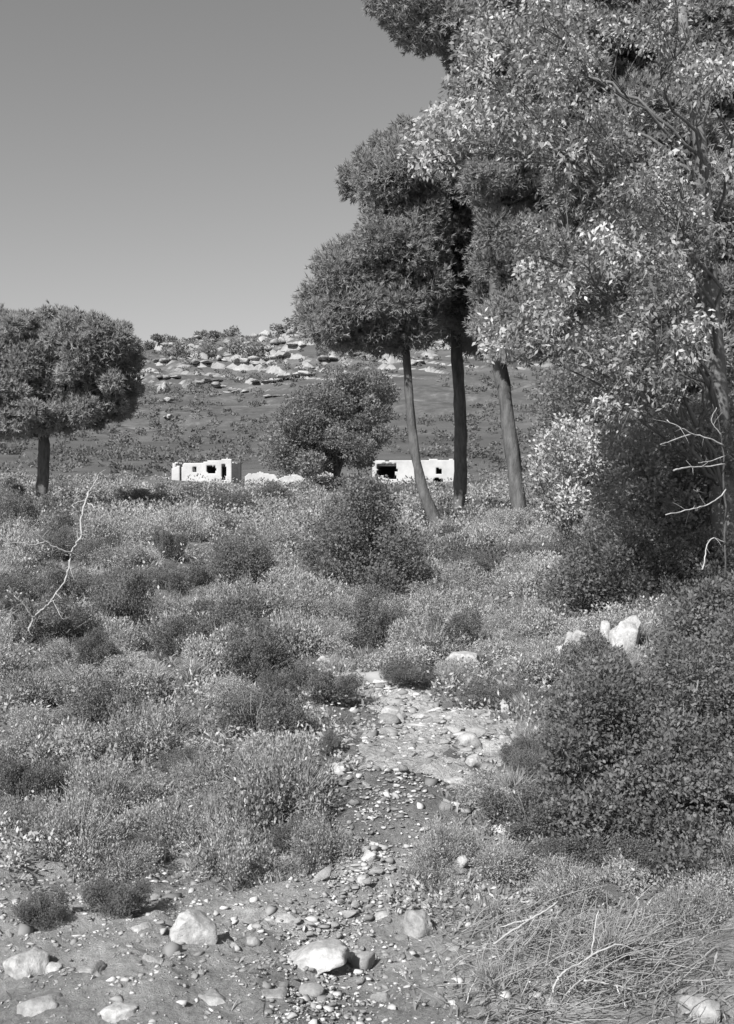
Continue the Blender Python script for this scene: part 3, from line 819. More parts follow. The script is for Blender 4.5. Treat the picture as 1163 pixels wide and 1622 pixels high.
def scrub_proto(seed, lobes, per, L, W, sprigs, top=.8):
    rg = np.random.default_rng(seed); mb = MB()
    for e in range(lobes):
        a_ = rg.uniform(0, 6.28); rr = .8 * rg.random() ** .6; zz_ = rg.uniform(.05, .75) * top * math.sqrt(max(0, 1 - rr * rr)) * rg.uniform(.5, 1.15)
        lr = rg.uniform(.16, .42)
        n0 = mb.n
        blob_leaves(mb, np.array([rr * math.cos(a_), rr * math.sin(a_), zz_]), lr, int(per * (lr / .3) ** 1.6), L * rg.uniform(.7, 1.3), W * rg.uniform(.7, 1.3), rg, .85, shell=.3, up=.4, tint_lo=.1, tint_hi=.65)
        fl = np.repeat(rg.random(len(mb.tint[-1]) // 4) < .09, 4)
        mb.tint[-1] = np.where(fl, 1.0, mb.tint[-1])
    for e in range(sprigs):                            # shoots standing out of the bush
        d0 = rdir(1, rg)[0]; d0[2] = abs(d0[2]) * .8 + .35; d0 = unit(d0)
        st = d0 * rg.uniform(.3, .7) * np.array([1, 1, .8]); ln_ = rg.uniform(.25, .6); n = 12
        t_ = np.linspace(.1, 1, n)[:, None]
        p = st + d0 * ln_ * t_ + rg.normal(0, .015, (n, 3)) + np.array([0, 0, -.1]) * t_ ** 2
        leaves(mb, p, unit(d0 + rdir(n, rg) * .9), rdir(n, rg), L * rg.uniform(.6, 1.1, n), W * rg.uniform(.6, 1.0, n), np.clip(rg.uniform(.2, .9) + rg.normal(0, .2, n), 0, 1))
        leaves(mb, st[None], d0[None], rdir(1, rg), np.array([ln_]), np.array([.012]), np.array([.5]))
    return mb

PROTO = {'burnet': [], 'cistus': [], 'lentisk': [], 'tuft': []}
for k in range(7):
    PROTO['burnet'].append((scrub_proto(50 + k, 20, 430, .050, .024, 70).mesh('foliage', M['burnet']), stems(50 + k, 90).mesh('stems', M['twig'])))
for k in range(6):
    PROTO['cistus'].append((scrub_proto(60 + k, 16, 360, .062, .036, 40).mesh('foliage', M['cistus']), stems(60 + k, 60).mesh('stems', M['twig'])))
for k in range(4):
    rg = np.random.default_rng(70 + k); mb = MB()
    for e in range(26):                                # many-lobed evergreen shrub
        a_ = rg.uniform(0, 6.28); rr = .72 * rg.random() ** .5; zz_ = rg.uniform(.05, .92) * math.sqrt(max(0, 1 - rr * rr))
        blob_leaves(mb, np.array([rr * math.cos(a_), rr * math.sin(a_), zz_]), rg.uniform(.2, .36), 560, .045, .026, rg, .9, shell=.4)
    PROTO['lentisk'].append((mb.mesh('foliage', M['lentisk']), stems(70 + k, 60, .016, 1.0, 1.0).mesh('stems', M['twig'])))
for k in range(4):                                   # dry grass tufts
    rg = np.random.default_rng(80 + k); mb = MB(); n = 420
    a = rg.uniform(0, 6.28, n); lean = rg.uniform(.1, .9, n)
    p = np.stack([rg.normal(0, .16, n), rg.normal(0, .16, n), np.full(n, -.03)], 1)
    d = unit(np.stack([np.cos(a) * lean, np.sin(a) * lean, np.ones(n)], 1))
    leaves(mb, p, d, unit(rdir(n, rg) * np.array([1, 1, .2])), rg.uniform(.5, 1.15, n), .018, np.clip(rg.normal(.5, .25, n), 0, 1), .25)
    PROTO['tuft'].append((mb.mesh('blades', M['straw']), None))

def shrub(kind, x, y, rx, rz, label, group=None, parts=True, name='scrub_bush', cat='bush', rot=None, z=None):
    f, s_ = PROTO[kind][rng.integers(0, len(PROTO[kind]))]
    zz = (Hs(x, y) if z is None else z) - .03 * rz
    rot = rng.uniform(0, 6.28) if rot is None else rot
    if parts and s_ is not None:
        o = empty(name, (x, y, zz)); link('foliage', f, o); link('stems', s_, o)
    else:
        o = link(name, f); o.location = (x, y, zz)
    o.scale = (rx, rx * rng.uniform(.85, 1.15), rz); o.rotation_euler = (0, 0, rot)
    tag(o, label, cat, group)
    return o

def shrub_px(kind, px, py, wpx, hpx, label, name='scrub_bush', d=None, **kw):
    """bush whose foot is at py in the photograph"""
    g = GP(px, py) if d is None else np.array([(px - CX) / F * d, d, 0])
    d_ = g[1]; rx = wpx / F * d_ / 2
    y = d_ + rx * .5
    k = {'burnet': .78, 'cistus': .85, 'lentisk': 1.0, 'tuft': .9}[kind]
    top = CAMZ - ((py - hpx) - CY) / F * y
    rz = max(.05, (top - Hs(g[0], y)) / k)
    return shrub(kind, g[0], y, rx, rz, label, name=name, **kw)

KEY = [
 # dark evergreen shrubs, some standing in for shade
 ('lentisk', 850, 1255, 90, 80, 'low dark shrub on the right border of the path', 'dark_shrub'),
 ('lentisk', 950, 1085, 150, 90, 'dark shrub just in front of the broken white rock', 'dark_shrub'),
 ('lentisk', 190, 1010, 140, 120, 'dark shrub right of the dead branch on the left', 'dark_shrub'),
 ('lentisk', 75, 1025, 150, 90, 'dark shrub at the foot of the dead branch, left edge', 'dark_shrub'),
 ('lentisk', 385, 925, 130, 90, 'dark shrub in the middle of the left scrub field', 'dark_shrub'),
 ('lentisk', 432, 1128, 80, 80, 'small dark shrub above the pale cushion bush', 'dark_shrub'),
 ('lentisk', 178, 1452, 110, 70, 'low dark shrub doubling as shrub shadow above the bare ground at lower left', 'dark_shrub'),  # dark leaves also stand in for shrub shadow here
 ('lentisk', 60, 1470, 110, 60, 'low dark shrub near the left edge above the corner boulder', 'dark_shrub'),
 ('lentisk', 522, 1208, 46, 55, 'tiny dark foliage patch for the shade beside the round white rock', 'dark_shrub'),  # added foliage, darkens the shaded gap by the cushion bush
 ('lentisk', 650, 1092, 110, 45, 'low dark foliage patch for the shade below the grassy mound', 'dark_shrub'),  # dark leaves put in for the mound's shaded side
 # pale cushions
 ('burnet', 440, 1318, 220, 160, 'large pale cushion bush left of the bright path'),
 ('burnet', 350, 1400, 180, 120, 'pale cushion bush in front of the large cushion, left side'),
 ('burnet', 510, 1380, 140, 95, 'pale cushion bush on the left border of the lower path'),
 ('cistus', 640, 1070, 115, 66, 'bright rounded grassy cushion above the path head'),
 ('cistus', 345, 1075, 130, 95, 'pale leafy bush at left centre above the scrub'),
 ('cistus', 462, 1050, 120, 100, 'pale leafy bush left of the path head'),
 ('cistus', 480, 985, 90, 60, 'bright leafy bush high in the middle of the scrub'),
 ('burnet', 250, 1190, 150, 90, 'grey cushion bush right of the angular white rock'),
 ('burnet', 270, 1360, 150, 100, 'grey cushion bush above the large boulder'),
 ('burnet', 110, 1380, 190, 130, 'wide grey cushion bush on the lower left'),
 ('cistus', 930, 1020, 90, 55, 'pale leafy bush under the broken white rock on the bank'),
 ('burnet', 690, 1420, 130, 60, 'low grey cushion bush right of the lower path'),
 ('burnet', 800, 1400, 150, 80, 'grey cushion bush below the dark shrubs'),
 ('burnet', 1090, 1480, 150, 90, 'grey leafy bush at lower right above the dry brush'),
 ('cistus', 770, 880, 110, 70, 'pale leafy bush between the middle and thickest pine trunks'),
 ('cistus', 735, 985, 120, 60, 'pale leafy bush below the pine trunks'),
 ('burnet', 50, 1120, 150, 70, 'wide grey bush at the left edge below the dead branch'),
 ('cistus', 130, 1100, 110, 60, 'pale leafy bush above the angular white rock'),
 ('burnet', 40, 1215, 140, 80, 'grey bush at the left edge level with the angular white rock'),
 ('burnet', 150, 1275, 150, 75, 'grey bush below the angular white rock'),
 ('burnet', 30, 1330, 120, 80, 'grey bush at the left edge above the corner boulder'),
 ('burnet', 905, 1440, 150, 70, 'grey twiggy bush behind the fallen dry branches'),
]
def lobed_shrub(label, poly, n, rpx, dfun, depth, seed, L=.024, W=.015, dens=4800):
    rg = np.random.default_rng(seed)
    bl = [(a, b, r, float(np.interp(b, dfun[0], dfun[1])) + rg.uniform(-1, 1) * depth) for a, b, r, _ in poly_blobs(poly, n, rpx, 1, 0, rg)]
    cs = np.array([P(a, b, d) for a, b, r, d in bl]); rs = np.array([r / F * d for a, b, r, d in bl])
    x, y = cs[:, 0].mean(), cs[:, 1].mean(); base = np.array([x, y, Hs(x, y)])
    gz = H(cs[:, 0], cs[:, 1]); ok = cs[:, 2] > gz - rs * .3; cs, rs = cs[ok], rs[ok]
    o = empty('dark_shrub', base)
    mb = MB()
    for c, r in zip(cs, rs): blob_leaves(mb, c - base, r, int(dens * r * r * 4) + 40, L, W, rg, .9, shell=.35)
    mb.obj('foliage', M['lentisk'], o)
    mb = MB()
    for c in cs[::2]:
        e = c - base; tube(mb, smooth_line([[e[0] * .25, e[1] * .25, -.05], e * np.array([.5, .5, .6]), e], 6), np.linspace(.012, .004, 6), 4)
    mb.obj('stems', M['twig'], o)
    tag(o, label, 'bush'); keep.append((x, y, .35))
    return o

keep = []
DR = ([1000, 1390], [6.3, 4.95])
lobed_shrub('dark dense shrub right of the path, below the white boulder', [(852, 1200), (868, 1110), (895, 1050), (950, 1022), (1005, 1035), (1030, 1100), (1035, 1340), (960, 1375), (890, 1335), (850, 1270)], 90, (24, 48), DR, .35, 201)
lobed_shrub('largest dark shrub near the right edge', [(1000, 1090), (1035, 1020), (1090, 990), (1150, 1005), (1170, 1150), (1160, 1390), (1050, 1415), (1005, 1350)], 90, (26, 52), DR, .35, 202)
lobed_shrub('dark shrub cut off by the right edge', [(1110, 1000), (1160, 930), (1270, 940), (1280, 1410), (1140, 1410)], 80, (30, 55), DR, .35, 203)
lobed_shrub('dark shrub overhanging the right end of the bright path', [(835, 1190), (850, 1130), (890, 1090), (940, 1100), (945, 1200), (890, 1215)], 30, (16, 30), ([1000, 1300], [7.4, 6.9]), .3, 204)
lobed_shrub('dark shrub behind the largest one at the right', [(1030, 1010), (1060, 950), (1130, 910), (1230, 900), (1230, 1080), (1060, 1080)], 50, (24, 44), ([900, 1100], [8.2, 7.8]), .4, 205, .032, .02, 3000)
lobed_shrub('big dark shrub with shade built in, below the thin leaning pine trunk', [(500, 800), (515, 762), (560, 742), (610, 752), (640, 800), (690, 875), (705, 930), (640, 965), (570, 955), (530, 900), (505, 860)], 90, (16, 32), ([700, 1000], [16.5, 14.5]), .9, 206, .045, .028, 1500)  # outline takes in the shade under the pines as well as the shrub
lobed_shrub('added dark foliage for the shade at the feet of the leaning and middle pines', [(640, 900), (665, 850), (720, 840), (790, 860), (850, 850), (860, 920), (780, 950), (680, 950)], 60, (14, 26), ([800, 1000], [20, 17]), .8, 207, .05, .03, 1200)  # added foliage that supplies the dark shade under the pines
lobed_shrub('dark shrub bank under the dark tree, behind the white boulder', [(850, 930), (880, 870), (960, 845), (1060, 850), (1190, 830), (1190, 980), (1060, 1000), (960, 985), (880, 985)], 90, (20, 38), ([800, 1000], [12.6, 11.8]), .6, 208, .042, .025, 1900)
lobed_shrub('dark shrub left of the big dark one under the pines', [(470, 900), (490, 830), (520, 800), (560, 830), (570, 930), (520, 945)], 40, (12, 24), ([780, 960], [17.5, 16]), .6, 209, .045, .028, 1500)
for kd, px, py, w_, h_, lab, *nm in KEY:
    o = shrub_px(kd, px, py, w_, h_, lab, name=nm[0] if nm else 'scrub_bush')
    keep.append((o.location.x, o.location.y, o.scale.x))

# ------------------------------------------------------------------ the scrub field, bush by bush
placed = list(keep)
RELABEL = []
cnt = 0; tries = 0
while cnt < 290 and tries < 9000:
    tries += 1
    y = 4.5 * (26 / 4.5) ** rng.random(); x = rng.uniform(-.37, .37) * y
    r = rng.uniform(.10, .26) * (y / 5) ** .75
    if float(path_dist(np.array([x]), np.array([y]))[0]) < 1.0 + .6 * r / .3: continue
    if y < 4.75 and -.9 < x < .2: continue
    if any(math.hypot(x - a, y - b) < (r + c) * .5 for a, b, c in placed): continue
    placed.append((x, y, r)); cnt += 1
    kd = rng.choice(['burnet', 'cistus', 'lentisk'], p=[.53, .25, .22])
    side = 'left' if x < np.interp(y, PATHF[:, 1], PATHF[:, 0]) else 'right'
    zone = 'near' if y < 7 else ('middle' if y < 13 else 'far')
    wd = {'burnet': 'grey twiggy scrub bush', 'cistus': 'pale leafy scrub bush', 'lentisk': 'small dark scrub bush'}[kd]
    where = {('left', 'near'): 'in the nearest scrub left of the path', ('left', 'middle'): 'in the scrub left of the path head', ('left', 'far'): 'in the scrub below the left pine',
             ('right', 'near'): 'in the nearest scrub right of the path', ('right', 'middle'): 'in the scrub right of the path head', ('right', 'far'): 'in the scrub below the pine trunks'}[(side, zone)]
    RELABEL.append((shrub(kd, x, y, r, r * rng.uniform(.55, 1.55), wd + ' ' + where, 'scrub bushes on the slope', parts=y < 11), wd.replace('scrub ', '')))
# dry grass tufts
for k in range(60):
    y = 3.6 * (14 / 3.6) ** rng.random(); x = rng.uniform(-.36, .36) * y
    if float(path_dist(np.array([x]), np.array([y]))[0]) < .9: continue
    if y < 5 and x < .3: continue
    s_ = rng.uniform(.10, .2) * (y / 5) ** .6
    near = y < 5.5
    RELABEL.append((shrub('tuft', x, y, s_, s_ * 1.1, 'dry straw tuft ' + ('in the foreground' if near else 'among the scrub bushes'), 'dry tufts in the scrub', parts=False, name='dry_grass_tuft', cat='grass tuft'), 'dry straw tuft'))

# herbs and grass between the bushes
mb = MB(); n = 60000
yy = 3.2 * (45 / 3.2) ** rng.random(n); xx = rng.uniform(-.42, .42, n) * yy
kp = (path_dist(xx, yy) > .95 + .3 * rng.random(n)) & ~((yy < 4.6) & (xx > -1.6) & (xx < .25) & (rng.random(n) > .10)) & (fbm(xx / .7, yy / .7, seed=77, oct=3) > -.35)
xx, yy = xx[kp], yy[kp]; n = len(xx)
zz = H(xx, yy)
a = rng.uniform(0, 6.28, n); lean = rng.uniform(.1, 1.3, n)
d = unit(np.stack([np.cos(a) * lean, np.sin(a) * lean, np.ones(n)], 1))
sc_ = (yy / 5) ** .7
leaves(mb, np.stack([xx, yy, zz - .01], 1), d, unit(rdir(n)), rng.uniform(.03, .10, n) * sc_, rng.uniform(.006, .014, n) * sc_, np.clip(rng.normal(.5, .28, n), 0, 1), .2)
tag(mb.obj('wild_herbs', M['herb']), 'low wild herbs and grass between the bushes', 'ground cover', kind='stuff')

# small weeds that knit the bushes together
mb = MB(); rg = np.random.default_rng(88)
wy = 4.3 * (30 / 4.3) ** rg.random(2600); wx = rg.uniform(-.40, .40, 2600) * wy; wz = H(wx, wy); wp = path_dist(wx, wy)
for x, y, z, pd, wn_ in zip(wx, wy, wz, wp, fbm(wx / .9, wy / .9, seed=99, oct=2)):
    if pd < .75 or (pd < 1.1 and rg.random() < .6) or wn_ < -.1: continue
    if y < 4.65 and -1.2 < x < .1: continue
    r = rg.uniform(.035, .11) * (y / 5) ** .75
    n = int(rg.uniform(18, 50)); ti = rg.uniform(.1, .9)
    dr = rdir(n, rg); dr[:, 2] = np.abs(dr[:, 2])
    p = np.array([x, y, z]) + dr * (r * rg.random(n) ** .4)[:, None] * np.array([1.1, 1.1, rg.uniform(.6, 1.8)])
    leaves(mb, p, unit(dr + rdir(n, rg)), unit(rdir(n, rg) + np.array([-.3, -.4, .5])), (y / 5) ** .7 * .024 * rg.uniform(.5, 1.4, n), (y / 5) ** .7 * .013 * rg.uniform(.6, 1.3, n), np.clip(ti + rg.normal(0, .2, n) + .5 * (rg.random(n) < .08), 0, 1))
tag(mb.obj('weeds', M['cistus']), 'small pale weeds filling the gaps between the bushes', 'ground cover', kind='stuff')

# far scrub belt between the pines and the houses: reads as one mass
mb = MB(); rg = np.random.default_rng(90)
fy = 22 * (135 / 22) ** rg.random(1700); fx = rg.uniform(-.40, .40, 1700) * fy; fz = H(fx, fy)
for x, y, z in zip(fx, fy, fz):
    if 84 < y < 119 and -.21 < x / y < .09: continue
    r = rg.uniform(.3, .8) * (y / 30) ** .4
    if y > 80: r *= .6
    for e in range(2):
        rr_ = r * rg.uniform(.5, .9)
        blob_leaves(mb, np.array([x + rg.normal(0, r * .5), y, z + rr_ * .5]), rr_, 75, .085 * (y / 30) ** .8, .05 * (y / 30) ** .8, rg, squash=.75, tint_lo=0, tint_hi=.65)
tag(mb.obj('distant_scrub', M['burnet']), 'grey scrub reaching back to the white houses', 'scrub', kind='stuff')
for k_ in range(34):
    y = 24 * (80 / 24) ** rng.random(); x = rng.uniform(-.34, .30) * y; r = rng.uniform(.5, 1.0) * (y / 30) ** .6
    RELABEL.append((shrub('lentisk', x, y, r, r * rng.uniform(.7, 1.0), 'dark bush in the scrub belt between the pines and the houses', 'dark bushes before the houses', parts=False, name='dark_bush'), 'distant dark bush'))
# scrub on the hill
mb = MB()
fy = rg.uniform(138, 345, 2600); fx = rg.uniform(-.36, .36, 2600) * fy; fz = np.maximum(H(fx, fy), HC(fx, fy)); fn = fbm(fx / 30, fy / 30, seed=55)
for x, y, z, n_ in zip(fx, fy, fz, fn):
    r = rg.uniform(.4, 1.3)
    if n_ < -.3: continue
    blob_leaves(mb, np.array([x, y, z + r * .3]), r, 44, .5, .32, rg, squash=.7, tint_lo=0, tint_hi=.9)
tag(mb.obj('hill_scrub', M['hillscrub']), 'dark scrub dotted over the far hillside', 'scrub', kind='stuff')
# skyline trees
for k, (px, py, w_) in enumerate([(252, 540, 16), (272, 531, 22), (298, 526, 20), (355, 522, 18), (367, 522, 24), (383, 524, 14), (445, 524, 20), (465, 522, 26), (482, 520, 30), (340, 535, 16), (235, 552, 18), (318, 532, 16), (400, 566, 40), (330, 566, 36), (370, 556, 30), (280, 566, 30)]):
    g = GC(px, py + 4); d = g[1]
    r = w_ / F * d / 2
    t_ = empty('hill_tree', g)
    mb = MB()
    for e in range(6): blob_leaves(mb, np.array([rg.normal(0, r * .45), rg.normal(0, r * .45), r * rg.uniform(.5, 1.1)]), r * .6, 60, .7, .42, rg)
    mb.obj('crown', M['oak'], t_)
    mb = MB(); tube(mb, [[0, 0, -.4], [0, 0, r * .8]], [.2, .12], 6); mb.obj('trunk', M['bark'], t_)
    HILLTREE.append((px, py, t_))
    tag(t_, 'small dark tree ' + ('on the skyline of the far hill' if py < 545 else 'among the ledges of the far hill'), 'tree', 'trees on the skyline' if py < 545 else 'trees among the ledges')

# ------------------------------------------------------------------ buildings
def box(mb, lo, hi, tint=.5):
    lo, hi = np.array(lo, float), np.array(hi, float)
    c = np.array([[x, y, z] for z in (lo[2], hi[2]) for y in (lo[1], hi[1]) for x in (lo[0], hi[0])])
    q = [[0, 2, 3, 1], [4, 5, 7, 6], [0, 1, 5, 4], [2, 6, 7, 3], [0, 4, 6, 2], [1, 3, 7, 5]]
    mb.add(c, q=q, tint=tint)

def wall_grid(w, top, holes, thick=.35, nx=60, nz=26, seed=0, hmax=4.0):
    """a plastered wall w wide with a ragged top line and openings, as one solid"""
    xs = np.linspace(0, w, nx + 1); zs = np.linspace(-.6, hmax, nz + 1)
    xc = (xs[:-1] + xs[1:]) / 2; zc = (zs[:-1] + zs[1:]) / 2
    X, Z = np.meshgrid(xc, zc, indexing='ij')
    T = np.interp(X, [a for a, b in top], [b for a, b in top]) + .10 * fbm(X * 1.3, X * 0 + seed, seed=seed, oct=3)
    S = Z < T
    for hx0, hx1, hz0, hz1, rag in holes:
        jx = rag * fbm(Z * 2.2, X * 2.2 + 5, seed=seed + 1, oct=2); jz = rag * fbm(X * 2.2, Z * 2.2, seed=seed + 2, oct=2)
        S &= ~((X + jx > hx0) & (X + jx < hx1) & (Z + jz > hz0) & (Z + jz < hz1))
    mb = MB()
    vid = {}; V = []; Q = []
    def vert(i, k, s):
        key = (i, k, s)
        if key not in vid:
            vid[key] = len(V); V.append((xs[i], s * thick, zs[k]))
        return vid[key]
    for i in range(nx):
        for k in range(nz):
            if not S[i, k]: continue
            Q.append([vert(i, k, 0), vert(i + 1, k, 0), vert(i + 1, k + 1, 0), vert(i, k + 1, 0)])
            Q.append([vert(i, k, 1), vert(i, k + 1, 1), vert(i + 1, k + 1, 1), vert(i + 1, k, 1)])
            if i == 0 or not S[i - 1, k]: Q.append([vert(i, k, 0), vert(i, k + 1, 0), vert(i, k + 1, 1), vert(i, k, 1)])
            if i == nx - 1 or not S[i + 1, k]: Q.append([vert(i + 1, k, 0), vert(i + 1, k, 1), vert(i + 1, k + 1, 1), vert(i + 1, k + 1, 0)])
            if k == 0 or not S[i, k - 1]: Q.append([vert(i, k, 0), vert(i, k, 1), vert(i + 1, k, 1), vert(i + 1, k, 0)])
            if k == nz - 1 or not S[i, k + 1]: Q.append([vert(i, k + 1, 0), vert(i + 1, k + 1, 0), vert(i + 1, k + 1, 1), vert(i, k + 1, 1)])
    mb.add(np.array(V), q=np.array(Q))
    return mb

def ruin(name, label, px0, px1, py_base, d, top, holes, depth, yaw, seed, hmax, roofed=None):
    x0, x1 = (px0 - CX) / F * d, (px1 - CX) / F * d
    z0 = CAMZ - (py_base - CY) / F * d
    o = empty(name, (x0, d, z0)); o.rotation_euler = (0, 0, yaw)
    w = (x1 - x0) / math.cos(yaw)
    wall_grid(w, top, holes, seed=seed, hmax=hmax).obj('front_wall', M['plaster'], o)
    back = wall_grid(w - .02, [(0, hmax * .72), (w, hmax * .8)], [], seed=seed + 5, hmax=hmax); b = back.obj('back_wall', M['inner'], o); b.location = (.01, depth, 0)
    for xx_, nm in ((.35, 'side_wall'), (w, 'side_wall')):
        s_ = wall_grid(depth - .36, [(0, hmax * .66), (depth, hmax * .74)], [], seed=seed + 7, hmax=hmax, nx=24); so = s_.obj(nm, M['plaster'], o)
        so.rotation_euler = (0, 0, math.radians(90)); so.location = (xx_ - .003, .355, 0)
    if roofed:
        mb = MB(); v, f = rock_arrays(seed, 3, 4, .04)
        box(mb, (roofed[0], .36, roofed[2]), (roofed[1], depth - .01, roofed[2] + .22)); mb.obj('roof', M['rubble'], o)
    # a footing down to the ground
    mb = MB(); box(mb, (0.02, .04, -3.0), (w - .02, depth - .02, -.59)); mb.obj('footing', M['rubble'], o)
    tag(o, label, 'house')
    return o

dH = 116
k = dH / F
ruin('ruined_house', 'small white ruined house with a round hole and doorway, left of centre', 272, 368, 764, dH,
     [(0, 1.45), (.8, 1.75), (1.0, 1.75), (1.3, 2.0), (3.2, 2.05), (4.6, 2.35), (5.9, 2.55), (6.4, 2.5)],
     [(.86, 1.12, -.1, 2.3, .05), (2.25, 2.65, 1.1, 1.6, .06), (3.75, 4.75, .85, 1.75, .12), (5.35, 5.85, .25, 1.95, .05)], 4.5, math.radians(-6), 5, 3.0, (1.2, 5.6, 1.75))
ruin('ruined_house', 'white ruined house behind the leaning pine trunk', 590, 724, 764, dH + 2,
     [(0, 2.3), (2.2, 2.35), (4.0, 2.4), (6.4, 2.45), (9, 2.35)],
     [(.35, 2.7, .55, 1.9, .25), (6.75, 7.45, .9, 1.5, .08), (6.6, 7.4, -.2, .45, .15)], 5.5, math.radians(-4), 8, 2.9, (.5, 8.6, 1.8))
# low white wall remnants between the houses
def wall_bit(px0, px1, py_base, top, label, seed, mat='plaster', d=112):
    x0, x1 = (px0 - CX) / F * d, (px1 - CX) / F * d; z0 = CAMZ - (py_base - CY) / F * d
    hm = max(b for a, b in top) + .3; w = x1 - x0
    o = wall_grid(w, [(a * w, b) for a, b in top], [], seed=seed, hmax=hm, nx=30, nz=16).obj('ruined_wall', M[mat])
    o.location = (x0, d, z0); tag(o, label, 'wall')
    mb = MB(); box(mb, (.02, .03, -3), (w - .02, .32, -.59)); mb.obj('footing', M['rubble'], o)
wall_bit(388, 440, 758, [(0, .2), (.1, .5), (.5, .6), (.9, .45), (1, .1)], 'low white wall remnant right of the small ruined house', 3)
wall_bit(492, 531, 757, [(0, .3), (.4, .6), (.6, .8), (.78, 1.5), (.95, 1.3), (1, .4)], 'broken white wall corner between the two houses', 4, 'rubble')
wall_bit(436, 496, 766, [(0, .3), (.3, .7), (.6, .9), (.8, .5), (1, .4)], 'crumbling pale rubble wall left of the broken corner', 6, 'rubble', 106)
wall_bit(222, 268, 812, [(0, .25), (.5, .3), (1, .2)], 'low pale stone edging in the scrub below the small house', 7, 'rubble', 70)

# ------------------------------------------------------------------ dead wood
def dead(name, label, lines, cat='branch', dark_stem=False):
    """lines: list of (points_px [(px,py)], depth or (d0,d1), radius0, radius1); first is the stem"""
    all_ = []
    for pts, dd, r0, r1 in lines:
        d0, d1 = dd if isinstance(dd, tuple) else (dd, dd)
        t = np.linspace(0, 1, len(pts))
        all_.append((np.array([P(a, b, d0 + (d1 - d0) * tt) for (a, b), tt in zip(pts, t)]), r0, r1))
    b0 = all_[0][0][0].copy()
    o = empty(name, b0)
    for k_, (p, r0, r1) in enumerate(all_):
        n = max(8, len(p) * 4); ln = smooth_line(p - b0, n, r0 * .25)
        mb = MB(); tube(mb, ln, np.linspace(r0, r1, n) * .62, 7, wob=.35, seed=k_)
        for e in range(n // 4):                       # fine twiglets
            a_ = ln[rng.integers(1, n)]; dv = unit(rng.normal(size=3)); tl = r0 * rng.uniform(5, 16)
            tube(mb, smooth_line([a_, a_ + dv * tl * .5, a_ + dv * tl + rng.normal(0, tl * .2, 3)], 4), np.linspace(r1 * .3, r1 * .12, 4), 3)
        mb.obj('stem' if k_ == 0 else 'side_branch', M['bark' if k_ == 0 and dark_stem else 'dead'], o, smooth=True)
    tag(o, label, cat)
    return o

dead('dead_branch', 'bleached dead branch rising crookedly from the scrub at left', [
    ([(46, 1000), (50, 984), (56, 975), (71, 963), (80, 953), (89, 940), (104, 920), (110, 898), (113, 876), (119, 863), (131, 848), (127, 832), (131, 811), (136, 793), (142, 776)], (8.9, 9.3), .014, .011),
    ([(53, 979), (45, 967), (36, 955), (22, 944)], (8.9, 8.8), .009, .005),
    ([(113, 876), (98, 872), (80, 863), (64, 851), (49, 835), (38, 824)], (9.1, 8.8), .012, .005),
    ([(72, 858), (52, 864), (30, 859), (8, 862)], (8.9, 8.7), .008, .004),
    ([(84, 950), (92, 968), (100, 982), (106, 978)], (9.0, 8.8), .005, .003),
    ([(136, 793), (124, 795), (114, 799), (118, 806)], (9.3, 9.2), .010, .005),
    ([(134, 796), (146, 799), (150, 806)], (9.3, 9.2), .007, .004),
    ([(140, 782), (152, 762), (157, 752)], (9.3, 9.4), .009, .012),
    ([(89, 940), (98, 948)], (9.0, 9.0), .006, .004)])
dead('dead_snag', 'bare pale dead twigs sticking out of the dark tree at right', [
    ([(1150, 1010), (1148, 900), (1150, 800), (1146, 720), (1140, 670), (1128, 640)], (8.9, 8.6), .016, .006),
    ([(1146, 705), (1122, 694), (1094, 687), (1080, 678), (1056, 666)], (8.6, 8.3), .010, .006),
    ([(1096, 687), (1062, 699), (1045, 704)], (8.45, 8.3), .008, .005),
    ([(1149, 722), (1128, 730), (1106, 733)], (8.6, 8.4), .007, .004),
    ([(1150, 775), (1138, 790), (1118, 801), (1092, 807), (1055, 816)], (8.7, 8.3), .009, .007),
    ([(1149, 735), (1110, 740), (1089, 740), (1067, 745)], (8.7, 8.4), .006, .010),
    ([(1149, 860), (1130, 850), (1118, 864), (1116, 890), (1112, 902)], (8.8, 8.5), .006, .010),
    ([(1118, 801), (1108, 785), (1104, 776)], (8.5, 8.4), .006, .004),
    ([(1143, 690), (1126, 668), (1130, 655), (1136, 646)], (8.6, 8.5), .008, .006)], 'dead shrub', True)
dead('fallen_branch', 'forked pale dead branch lying bottom right, bent like an elbow', [
    ([(876, 1572), (879, 1560), (886, 1546), (901, 1535), (937, 1514), (977, 1493), (1000, 1503), (1026, 1515)], (3.42, 3.6), .0065, .0035),
    ([(937, 1514), (940, 1490), (943, 1466), (948, 1442)], (3.52, 3.7), .0045, .003),
    ([(901, 1572), (915, 1556), (934, 1537)], (3.42, 3.5), .0045, .003)])
dead('fallen_branch', 'short pale dead stick lying below the elbow branch', [
    ([(925, 1553), (950, 1556), (973, 1560), (1010, 1572)], (3.42, 3.46), .006, .004),
    ([(975, 1560), (985, 1580), (996, 1604)], (3.43, 3.38), .004, .003)])
dead('fallen_branch', 'long pale dead stick slanting left of the elbow branch', [
    ([(782, 1496), (812, 1474), (842, 1456), (866, 1442), (884, 1428)], (3.75, 3.95), .006, .004),
    ([(842, 1456), (812, 1462), (790, 1470)], (3.85, 3.9), .004, .0025)])
dead('fallen_branch', 'thin curved dead twig standing at the left of the dry brush', [
    ([(738, 1612), (740, 1590), (744, 1570), (757, 1546)], (3.4, 3.5), .004, .0025)], 'twig')
